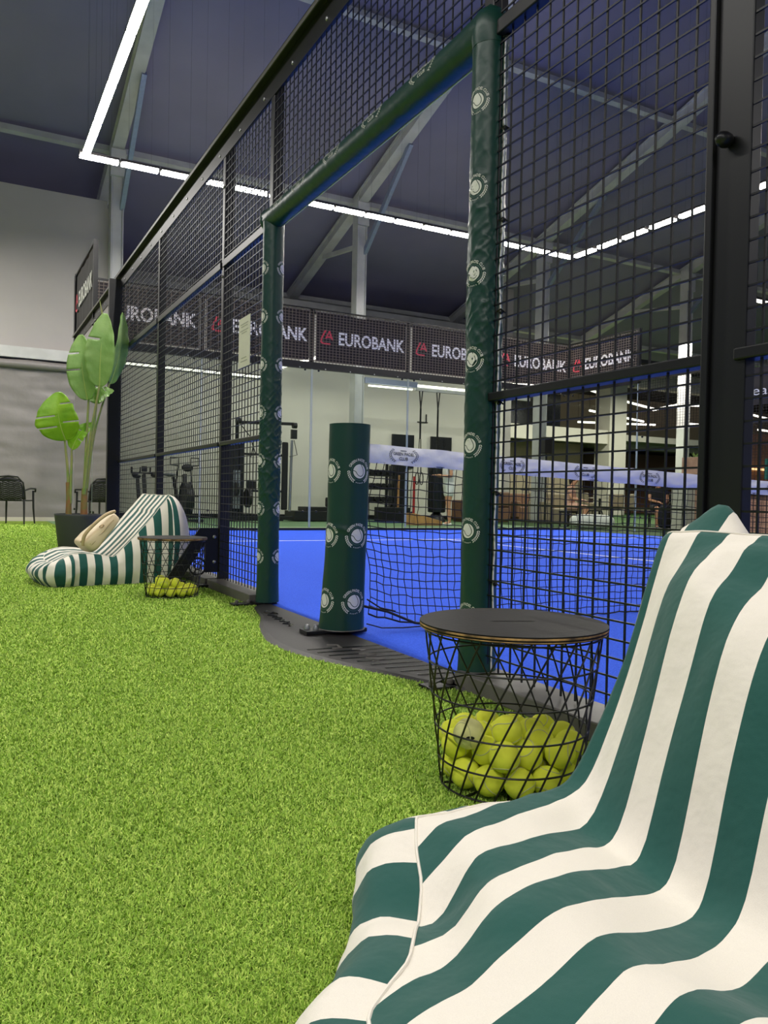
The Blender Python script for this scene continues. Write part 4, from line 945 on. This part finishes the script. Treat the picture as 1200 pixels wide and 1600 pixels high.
# dumbbell rack and its load
t = thing('dumbbell_rack', 'black shelf rack of hand weights behind the net, left side', 'rack', (8.0, 15.1, 0))
m = MB()
for x in (7.5, 8.42):
    for y in (14.85, 15.3): m.box(x-.03, x+.03, y-.03, y+.03, 0, 1.62)
m.build('frame', 'plastic', t, smooth=False)
for z in (.5, .85, 1.2, 1.55): MB().box(7.5, 8.42, 14.84, 15.32, z-.02, z+.02).build('shelf', 'plastic', t, smooth=False)
def dumbbell(r_):
    m = MB(); wheel(m, (-.09, 0, 0), r_, .08, n=14); wheel(m, (.09, 0, 0), r_, .08, n=14); m.tube([(-.1, 0, 0), (.1, 0, 0)], .014, 6); return m
d0 = None; nm = {.5: 'second-lowest', .85: 'middle', 1.2: 'upper'}
for z in (.5, .85, 1.2):
    for k in range(5):
        if d0 is None: o = d0 = dumbbell(.065).build('dumbbell', 'plastic')
        else: o = d0.copy(); COL.objects.link(o)
        o.location = (7.6+.18*k, 15.05, z+.085); o.rotation_euler = (0, 0, PI/2)
        tag(o, 'black dumbbell on the %s shelf of the rack behind the net' % nm[z], 'dumbbell', 'dumbbells on the %s shelf' % nm[z])
one(MB().box(-.42, .42, -.2, .2, 0, .36), 'storage_crate', 'plastic', 'black crate on the floor in front of the dumbbell rack', 'crate', (8.2, 14.55, .02), bevel=.015, smooth=False)
one(MB().box(-.6, .6, -.5, .5, 0, .02), 'floor_mat', 'bluemat', 'navy exercise mat on the gym floor under the black crate', 'mat', (8.2, 14.3, .003), smooth=False)
m = MB(); m.ball((0, 0, 0), .22, 20); one(m, 'medicine_ball', 'plastic', 'black ball on top of the dumbbell rack, just above the net tape', 'ball', (8.0, 15.08, 1.79))
m = MB(); wheel(m, (0, 0, 0), .28, .1); one(m, 'weight_plate', 'plastic', 'black round plate leaning by the first dark gym window', 'weight', (8.9, 15.6, .29)).rotation_euler = (0, 0, R(100))
m = MB(); m.tube([(0, 0, 0), (.03, .02, 1.22)], .03, 10); one(m, 'wooden_pole', 'wood', 'tan wooden pole standing behind the net', 'pole', (8.55, 14.9, 0))
m = MB(); m.box(-.25, .25, -.12, .12, 0, 1.5); m.box(-.2, .2, -.14, -.12, .2, 1.3); one(m, 'locker', 'darkwin', 'narrow black locker behind the wooden pole', 'locker', (8.95, 15.6, 0), smooth=False, bevel=.01)
m = MB(); m.tube([(0, 0, 0), (.0, 0, 1.2)], .035, 10); m.tube([(0, 0, .02), (0, 0, .06)], .09, 10); one(m, 'red_pole', 'redp', 'red upright pole behind the net', 'pole', (8.98, 14.8, 0))
t = thing('punch_bag', 'dark grey tall padded bag standing behind the net beside the white-clothed person', 'bag', (9.75, 14.9, .0))
m = MB(); m.tube([(9.75, 14.9, z) for z in (.25, .27, .5, 1.0, 1.4, 1.5, 1.52)], [.2, .24, .25, .25, .25, .24, .18], 20); m.build('body', 'darkwin', t); m = MB(); m.tube([(9.75, 14.9, 0), (9.75, 14.9, .06), (9.75, 14.9, .25)], [.26, .24, .1], 20); m.build('base', 'plastic', t)
m = MB(); m.add([(-.4, -.2, 0), (.35, -.2, 0), (.35, .2, 0), (-.4, .2, 0), (-.4, -.2, .28), (.35, -.2, .1), (.35, .2, .1), (-.4, .2, .28)], [(3, 2, 1, 0), (4, 5, 6, 7), (0, 1, 5, 4), (1, 2, 6, 5), (2, 3, 7, 6), (3, 0, 4, 7)])
one(m, 'wooden_wedge', 'wood', 'tan wooden wedge on the floor behind the net', 'wedge', (7.98, 12.55, .003), smooth=False, bevel=.01)
for x, lab in ((9.19, 'left black suspension strap hanging from the gym beam'), (9.73, 'right black suspension strap hanging from the gym beam')):
    t = thing('suspension_strap', lab, 'strap', (x, 14.9, 3.5), 'suspension straps'); m = MB()
    m.bar((x-.05, 14.9, 3.5), (x, 14.9, 3.0), .05, .01); m.bar((x+.05, 14.9, 3.5), (x, 14.9, 3.0), .05, .01); m.bar((x, 14.9, 3.02), (x, 14.9, 2.2), .05, .012); m.bar((x-.02, 14.9, 2.2), (x-.05, 14.9, 1.3), .03, .01); m.bar((x+.02, 14.9, 2.2), (x+.05, 14.9, 1.3), .03, .01); m.build('webbing', 'blackcloth', t, smooth=False)
    for s in (-1, 1):
        m = MB(); m.tube([(x+.07*s+.05*math.cos(a), 14.9, 1.15+.16*math.sin(a)) for a in [2*PI*k/16 for k in range(16)]], .014, 6, closed=True); m.build('handle', 'plastic', t)
t = thing('gym_beam', 'grey steel beam carrying lamps and straps across the gym', 'beam', (9.5, 14.9, 3.5))
m = MB(); m.bar((7.5, 14.9, 3.62), (9.05, 14.9, 3.62), .1, .14); m.build('beam', 'bluepanel', t, smooth=False)
m = MB(); m.bar((9.0, 14.9, 3.52), (12.8, 14.9, 3.52), .09, .09); m.build('bar', 'steel', t, smooth=False)
for k in range(3):
    x = 9.05+.95*k; t2 = thing('tube_lamp', 'white tube lamp on the gym beam, number %d right of its grey part' % (k+1), 'lamp', (x, 14.86, 3.6), 'tube lamps on the gym beam')
    MB().bar((x, 14.86, 3.6), (x+.9, 14.86, 3.6), .05, .06).build('tube', 'smlamp', t2, smooth=False)
t2 = thing('tube_lamp', 'white tube lamp below the grey part of the gym beam', 'lamp', (8.3, 14.95, 3.5)); MB().bar((7.65, 14.95, 3.5), (8.95, 14.95, 3.5), .05, .04).build('tube', 'smlamp', t2, smooth=False)
t2 = thing('strip_lamp', 'long thin white strip lamp high on the gym wall behind the fence', 'lamp', (3.8, 16.7, 3.75)); MB().bar((1.4, 16.7, 3.76), (5.75, 16.7, 3.72), .05, .05).build('tube', 'smlamp', t2, smooth=False); MB().bar((1.4, 16.75, 3.78), (5.75, 16.75, 3.74), .05, .1).build('housing', 'lamphouse', t2, smooth=False)
t2 = thing('strip_lamp', 'short white strip lamp just right of the left padded post', 'lamp', (6.1, 15.8, 4.0)); MB().bar((5.75, 16.8, 3.98), (6.15, 14.8, 4.05), .06, .05).build('tube', 'smlamp', t2, smooth=False)
t = thing('wall_hook', 'small black wall bracket between the suspension straps', 'bracket', (10.35, 16.78, 2.9)); m = MB(); m.bar((10.2, 16.78, 2.86), (10.55, 16.78, 2.86), .03, .03); m.bar((10.5, 16.78, 2.86), (10.5, 16.78, 3.1), .03, .03); m.build('bracket', 'plastic', t, smooth=False)

# ------------------------------------------------------------------ lobby and lounge beyond the far corner
def cafe_chair(label, loc, rot, m_='beige'):
    t = thing('lounge_chair', label, 'chair', loc, world=False, rotz=rot)
    m = MB(); m.box(-.24, .24, -.22, .24, .4, .48); m.build('seat', m_, t, bevel=.03, smooth=False)
    m = MB(); m.box(-.24, .24, .2, .27, .48, .86); m.build('backrest', m_, t, bevel=.03, smooth=False)
    for sx in (-.21, .21):
        for y in (-.19, .21): m = MB(); m.tube([(sx, y, .42), (sx*1.08, y*1.1, 0)], .014, 6); m.build('leg', 'plastic', t)
def table(label, loc, top='concrete', r_=.4):
    t = thing('round_table', label, 'table', loc, world=False)
    m = MB(); m.lathe([(0, .72), (r_, .72), (r_, .75), (0, .75)], n=28); m.build('tabletop', top, t); m = MB(); m.lathe([(.2, 0), (.2, .02), (.03, .04), (.03, .72)], n=16); m.build('pedestal', 'plastic', t)
def sofa(label, loc, rot, m_, L=1.6):
    t = thing('sofa', label, 'sofa', loc, world=False, rotz=rot)
    m = MB(); m.box(-L/2, L/2, -.4, .4, .0, .42); m.build('seat', m_, t, bevel=.03, smooth=False); m = MB(); m.box(-L/2, L/2, .25, .42, .42, .85); m.build('backrest', m_, t, bevel=.04, smooth=False)
    for s in (-1, 1): m = MB(); m.box(s*L/2-.08, s*L/2+.08, -.4, .4, .08, .6); m.build('armrest', m_, t, bevel=.03, smooth=False)
sofa('brown sofa beyond the court, left of the pale roof column', (11.3, 15.0, 0), R(200), 'brown'); sofa('beige sofa beyond the far corner, right of the pale roof column', (13.6, 14.3, 0), R(10), 'beige', 1.9)
sofa('brown sofa behind the beige one', (15.2, 17.2, 0), R(0), 'brown', 2.4)
table('round pale table behind the white sports bag', (13.7, 12.9, 0)); table('round pale table near the timber planter', (15.4, 12.2, 0)); table('round dark table left of the timber planter', (14.6, 10.9, 0), 'lid')
for i, (x, y, a, lab) in enumerate(((13.1, 12.6, 80, 'beige lounge chair left of the first pale table'), (14.4, 13.2, -80, 'beige lounge chair right of the first pale table'), (14.8, 12.5, 60, 'beige lounge chair left of the second pale table'), (16.0, 12.4, -90, 'beige lounge chair right of the second pale table'), (14.1, 10.5, 120, 'black lounge chair left of the dark table'), (15.1, 11.3, -60, 'black lounge chair right of the dark table'))):
    cafe_chair(lab, (x, y, 0), R(a), 'blackcloth' if 'black' in lab else 'beige')
t = thing('planter_screen', 'tall tan timber planter topped with small green plants, left of the wide dark post', 'planter', (13.3, 9.25, 0))
m = MB(); m.box(12.95, 13.75, 9.0, 9.5, 0, 1.68); m.build('timber_box', 'pinkwood', t, smooth=False, bevel=.01); m = MB(); m.box(12.7, 12.95, 9.1, 9.55, 0, 1.2); m.build('side_box', 'concrete', t, smooth=False, bevel=.01)
m = MB(); s5 = random.Random(5)
for k in range(160):
    p = Vector((s5.uniform(13.15, 13.7), s5.uniform(9.05, 9.45), 1.68)); d = Vector((s5.uniform(-.12, .12), s5.uniform(-.1, .1), s5.uniform(.05, .14))); sd = Vector((-d.y, d.x, 0)).normalized()*.02
    m.add([p, p+d*.5+sd, p+d, p+d*.5-sd], [(0, 1, 2, 3)])
m.build('foliage', 'leaf', t, smooth=False)
t = thing('bar_counter', 'pinkish timber bar counter right of the wide dark post', 'counter', (16.5, 8.3, 0))
m = MB()
for k in range(20): m.box(14.4+.2*k, 14.59+.2*k, 8.2, 8.26, .02, .86)
m.box(14.4, 18.4, 8.26, 8.9, 0, .86); m.build('front', 'pinkwood', t, smooth=False); m = MB(); m.box(14.3, 18.5, 8.15, 9, .86, .93); m.build('worktop', 'lid', t, smooth=False)
t = thing('back_bar', 'dark back bar with warm glowing shelves behind the timber counter', 'shelf', (17.5, 9.8, 0)); m = MB(); m.box(14.6, 21, 9.8, 10.1, 0, 2.4); m.build('body', 'brown', t, smooth=False)
for z in (1.05, 1.5): MB().box(14.7, 20.9, 9.7, 9.8, z, z+.04).build('lit_shelf', 'warm', t, smooth=False)
t = thing('teal_sign', 'teal sign with a pale blue screen over the bar counter', 'sign', (16, 9.2, 1.3)); m = MB(); m.box(15.5, 16.6, 9.2, 9.26, 1.25, 1.75); m.build('panel', 'teal', t, smooth=False); m = MB(); m.box(15.6, 16.5, 9.18, 9.2, 1.28, 1.55); m.build('screen', 'screen', t, smooth=False)
t = thing('sports_bag', 'white racket bag lying on the floor beyond the far court corner', 'bag', (11.45, 10.75, 0))
m = MB()
def sb(u, v):
    a, b_ = 2*PI*u, PI*(v-.5); ca, sa = se(a, .6); cz = abs(math.cos(b_))**.5; sz = math.copysign(abs(math.sin(b_))**.8, math.sin(b_)); return (11.45+.45*ca*cz, 10.75+.17*sa*cz-.2*ca*cz, .17+.165*sz)
m.grid(sb, 36, 20); m.build('body', 'white', t, angle=2); m = MB(); m.tube([(11.25, 10.75, .31), (11.3, 10.7, .42), (11.6, 10.6, .42), (11.65, 10.6, .31)], .014, 6); m.build('handle', 'plastic', t)
t = thing('backpack', 'black backpack propped beside the timber planter', 'bag', (12.95, 9.9, 0)); m = MB()
def bp_(u, v):
    a, b_ = 2*PI*u, PI*(v-.5); ca, sa = se(a, .6); cz = abs(math.cos(b_))**.5; sz = math.copysign(abs(math.sin(b_))**.8, math.sin(b_)); return (12.95+.2*ca*cz, 9.9+.14*sa*cz, .3+.28*sz)
m.grid(bp_, 28, 20); m.build('body', 'blackcloth', t, angle=2); m = MB(); m.tube([(12.85, 9.8, .55), (12.9, 9.75, .66), (13.0, 9.75, .66), (13.05, 9.8, .55)], .012, 6); m.build('handle', 'plastic', t)
for x, y, lab in ((12.4, 13.6, 'small black stand with a box, on the floor left of the beige sofa'),):
    t = thing('speaker_stand', lab, 'stand', (x, y, 0)); m = MB(); m.tube([(x, y, 0), (x, y, 1.9)], .03, 8); m.lathe([(.2, 0), (.2, .02), (0, .03)], (x, y, 0), 16); m.build('pole', 'plastic', t); m = MB(); m.box(x-.16, x+.16, y-.12, y+.12, 1.9, 2.35); m.build('box', 'plastic', t, smooth=False, bevel=.02)

# ------------------------------------------------------------------ people
def skin_part(name, m_, parent, V, Eg, Rd, root=0, lvl=2):
    me = bpy.data.meshes.new(name); me.from_pydata(V, Eg, []); me.materials.append(Mt[m_]); o = bpy.data.objects.new(name, me); COL.objects.link(o)
    o.modifiers.new('skin', 'SKIN')
    for i, r_ in enumerate(Rd):
        d = me.skin_vertices[0].data[i]; d.radius = r_ if isinstance(r_, tuple) else (r_, r_); d.use_root = (i == root)
    s = o.modifiers.new('sub', 'SUBSURF'); s.levels = lvl; s.render_levels = lvl; o.modifiers['skin'].use_smooth_shade = True
    o.parent = parent; return o
def person(label, loc, rot, J, top, bottom, hem=.5, hairlen=.0, shoe='white'):
    t = thing('person', label, 'person', loc, world=False, rotz=rot); V = []; E_ = []; Rd = []; ix = {}
    def add(n, p, r_, par=None):
        ix[n] = len(V); V.append(tuple(p)); Rd.append(r_)
        if par: E_.append((ix[par], ix[n]))
    g = lambda n: Vector(J[n])
    add('pelvis', g('pelvis'), (.135, .1)); add('waist', g('pelvis').lerp(g('chest'), .45), (.12, .09), 'pelvis'); add('chest', g('chest'), (.14, .1), 'waist'); add('neckb', g('chest').lerp(g('neck'), .6), (.08, .07), 'chest'); add('neck', g('neck'), .05, 'neckb')
    hd = g('head'); upn = (hd-g('neck')).normalized(); f_ = Vector(J['look']).normalized()
    add('jaw', hd-upn*.07+f_*.02, (.062, .06), 'neck'); add('head', hd, (.078, .085), 'jaw'); add('crown', hd+upn*.08, .066, 'head'); add('nose', hd-upn*.01+f_*.105, .012, 'head')
    for sd, s in (('L', -1), ('R', 1)):
        add('sh'+sd, g('sh'+sd), .052, 'chest'); add('el'+sd, g('el'+sd), .038, 'sh'+sd); add('wr'+sd, g('wr'+sd), .026, 'el'+sd)
        h = (g('wr'+sd)-g('el'+sd)).normalized(); side = h.cross(Vector((0, 0, 1))); side = side.normalized() if side.length > .1 else Vector((1, 0, 0))
        add('pa'+sd, g('wr'+sd)+h*.06, (.034, .02), 'wr'+sd)
        for k in range(4):
            o_ = side*(-.027+.018*k); L_ = (.06, .075, .07, .055)[k]; dn = Vector((0, 0, -.012))
            add('f%d' % k+sd, g('wr'+sd)+h*.1+o_, .0085, 'pa'+sd); add('g%d' % k+sd, g('wr'+sd)+h*(.1+L_*.6)+o_+dn, .008, 'f%d' % k+sd); add('h%d' % k+sd, g('wr'+sd)+h*(.1+L_)+o_+dn*2.4, .007, 'g%d' % k+sd)
        add('t0'+sd, g('wr'+sd)+h*.04-side*.035, .01, 'pa'+sd); add('t1'+sd, g('wr'+sd)+h*.08-side*.052, .008, 't0'+sd)
        add('hi'+sd, g('hi'+sd), .092, 'pelvis'); add('th'+sd, g('hi'+sd).lerp(g('kn'+sd), .5), .075, 'hi'+sd); add('kn'+sd, g('kn'+sd), .055, 'th'+sd); add('ca'+sd, g('kn'+sd).lerp(g('an'+sd), .35), .055, 'kn'+sd); add('an'+sd, g('an'+sd), .034, 'ca'+sd); add('to'+sd, g('to'+sd), .034, 'an'+sd)
    skin_part('body', 'skin', t, V, E_, Rd)
    m = MB(); m.ball((0, 0, 0), (.088, .098, .088), 20); ho = Vector(hd+upn*.03-f_*.018); m.v = [tuple(Vector(v)+ho) for v in m.v if True]
    if hairlen: m.ball(tuple(hd-f_*.085-upn*hairlen*.4), (.05, .045, hairlen), 14)
    m.build('hair', 'hair', t)
    q = [g('pelvis')-Vector((0, 0, .1)).lerp(Vector(), 0), g('pelvis').lerp(g('chest'), .45), g('chest'), g('chest').lerp(g('neck'), .55)]
    Vt = [tuple(p) for p in q]; Et = [(0, 1), (1, 2), (2, 3)]; Rt = [(.178, .142), (.168, .132), (.166, .124), (.09, .08)]
    for sd in 'LR': b0 = len(Vt); Vt += [tuple(g('sh'+sd)), tuple(g('sh'+sd).lerp(g('el'+sd), .55))]; Et += [(2, b0), (b0, b0+1)]; Rt += [.064, .058]
    skin_part('shirt', top, t, Vt, Et, Rt)
    Vt = [tuple(g('pelvis').lerp(g('chest'), .42)), tuple(g('pelvis'))]; Et = [(0, 1)]; Rt = [(.165, .13), (.172, .138)]
    for sd in 'LR': b0 = len(Vt); Vt += [tuple(g('hi'+sd)), tuple(g('hi'+sd).lerp(g('kn'+sd), hem))]; Et += [(1, b0), (b0, b0+1)]; Rt += [.108, .1]
    skin_part('shorts', bottom, t, Vt, Et, Rt)
    for sd in 'LR':
        d = (g('to'+sd)-g('an'+sd)); d.z = 0; d.normalize(); an = g('an'+sd); b_ = Vector((an.x, an.y, .035))
        skin_part('shoe', shoe, t, [tuple(b_-d*.05), tuple(b_+d*.06), tuple(b_+d*.17)], [(0, 1), (1, 2)], [.042, .042, .034])
    return t
ST = dict(pelvis=(0, 0, .94), chest=(0, .02, 1.3), neck=(0, .03, 1.49), head=(0, .06, 1.63), look=(0, 1, -.1), shL=(-.19, .02, 1.41), shR=(.19, .02, 1.41), elL=(-.25, .02, 1.13), elR=(.25, .02, 1.13), wrL=(-.15, .24, 1.16), wrR=(.14, .25, 1.16), hiL=(-.09, 0, .88), hiR=(.09, 0, .88), knL=(-.11, .03, .48), knR=(.11, -.03, .48), anL=(-.12, .0, .08), anR=(.12, -.08, .08), toL=(-.13, .15, .04), toR=(.14, .06, .04))
person('person in white clothes standing behind the net, half hidden by the right padded post', (8.36, 12.15, 0), R(75), ST, 'white', 'white', .55)
SI = dict(pelvis=(0, -.02, .5), chest=(0, .04, .86), neck=(0, .08, 1.04), head=(0, .13, 1.17), look=(0, 1, -.3), shL=(-.18, .05, .96), shR=(.18, .05, .96), elL=(-.22, .1, .7), elR=(.22, .1, .7), wrL=(-.1, .32, .66), wrR=(.1, .32, .66), hiL=(-.09, .0, .5), hiR=(.09, .0, .5), knL=(-.12, .42, .5), knR=(.12, .42, .5), anL=(-.13, .4, .08), anR=(.13, .4, .08), toL=(-.14, .55, .04), toR=(.14, .55, .04))
person('seated person in a tan pink top beyond the far corner, by the white bag', (11.75, 11.9, 0), R(215), SI, 'pink', 'pink', .7, .12)
t = thing('stool', 'small black stool under the seated person in the tan pink top', 'stool', (11.75, 11.9, 0)); m = MB(); m.box(11.58, 11.92, 11.75, 12.08, .34, .39); m.build('seat', 'plastic', t, smooth=False, bevel=.01)
for x in (11.61, 11.89):
    for y in (11.78, 12.05): MB().box(x-.012, x+.012, y-.012, y+.012, 0, .34).build('leg', 'plastic', t, smooth=False)
person('seated person in dark clothes by the black backpack, far right behind the net', (13.5, 10.7, 0), R(150), SI, 'blackcloth', 'blackcloth', .9, .1, 'blackcloth')
t = thing('stool', 'small black stool under the seated person in dark clothes', 'stool', (13.5, 10.7, 0)); m = MB(); m.box(13.33, 13.67, 10.54, 10.86, .34, .39); m.build('seat', 'plastic', t, smooth=False, bevel=.01)
for x in (13.36, 13.64):
    for y in (10.57, 10.83): MB().box(x-.012, x+.012, y-.012, y+.012, 0, .34).build('leg', 'plastic', t, smooth=False)

# ------------------------------------------------------------------ turf pile near the camera
def grass(N=1500000):
    g = np.random.default_rng(11); C = np.array([-1.5516, -3.27455, .63102]); f = np.array(fw); r_ = np.array(rt); u_ = np.array(up)
    # more blades close to the eye, thinning with distance
    d = .75*np.exp(g.random(N)*math.log(16/.75)); a = np.where(g.random(N) < .82, g.uniform(-.62, .62, N), -.6-.55*g.random(N)**1.3); th_ = math.pi/2-yaw-a
    x = C[0]+d*np.cos(th_); y = C[1]+d*np.sin(th_)
    P = np.stack([x, y, np.zeros(N)], 1)
    mx = np.interp(y, [q[1] for q in mp[::-1]], [q[0] for q in mp[::-1]], left=-.1, right=-.1)
    k = (x < mx-.004) & (x > -12) & (y < 14.2)
    P = P[k]; d = d[k]; N = len(P)
    L = g.uniform(.005, .0095, N)*(1+.1*d); Wd = g.uniform(.0005, .0009, N)*(1+.5*d); az = g.uniform(0, 2*PI, N); lean = g.uniform(.3, 1.25, N); az2 = az+g.uniform(-.6, .6, N)
    D1 = np.stack([np.cos(az)*np.sin(lean*.5), np.sin(az)*np.sin(lean*.5), np.cos(lean*.5)], 1); D2 = np.stack([np.cos(az2)*np.sin(lean*1.25), np.sin(az2)*np.sin(lean*1.25), np.cos(lean*1.25)], 1)
    S_ = np.stack([-np.sin(az), np.cos(az), np.zeros(N)], 1)*Wd[:, None]
    M_ = P+D1*L[:, None]*.5; T_ = M_+D2*L[:, None]*.6; T_[:, 2] = np.maximum(T_[:, 2], .001)
    v = np.stack([P-S_, P+S_, M_-S_*.9, M_+S_*.9, T_], 1).reshape(-1, 3); b = (np.arange(N)*5)[:, None]
    li = np.concatenate([b+np.array([[0, 1, 3, 2]]), b+np.array([[2, 3, 4]])], 1).ravel()
    me = bpy.data.meshes.new('grass_blades'); me.vertices.add(5*N); me.vertices.foreach_set('co', v.ravel()); me.loops.add(7*N); me.loops.foreach_set('vertex_index', li.astype(np.int32))
    me.polygons.add(2*N); st_ = np.stack([np.arange(N)*7, np.arange(N)*7+4], 1).ravel(); me.polygons.foreach_set('loop_start', st_.astype(np.int32)); me.update(calc_edges=True); me.validate()
    me.materials.append(Mt['blade']); o = bpy.data.objects.new('grass', me); COL.objects.link(o); tag(o, 'short green artificial grass pile of the lawn beside the court', 'grass'); o['kind'] = 'stuff'
grass()
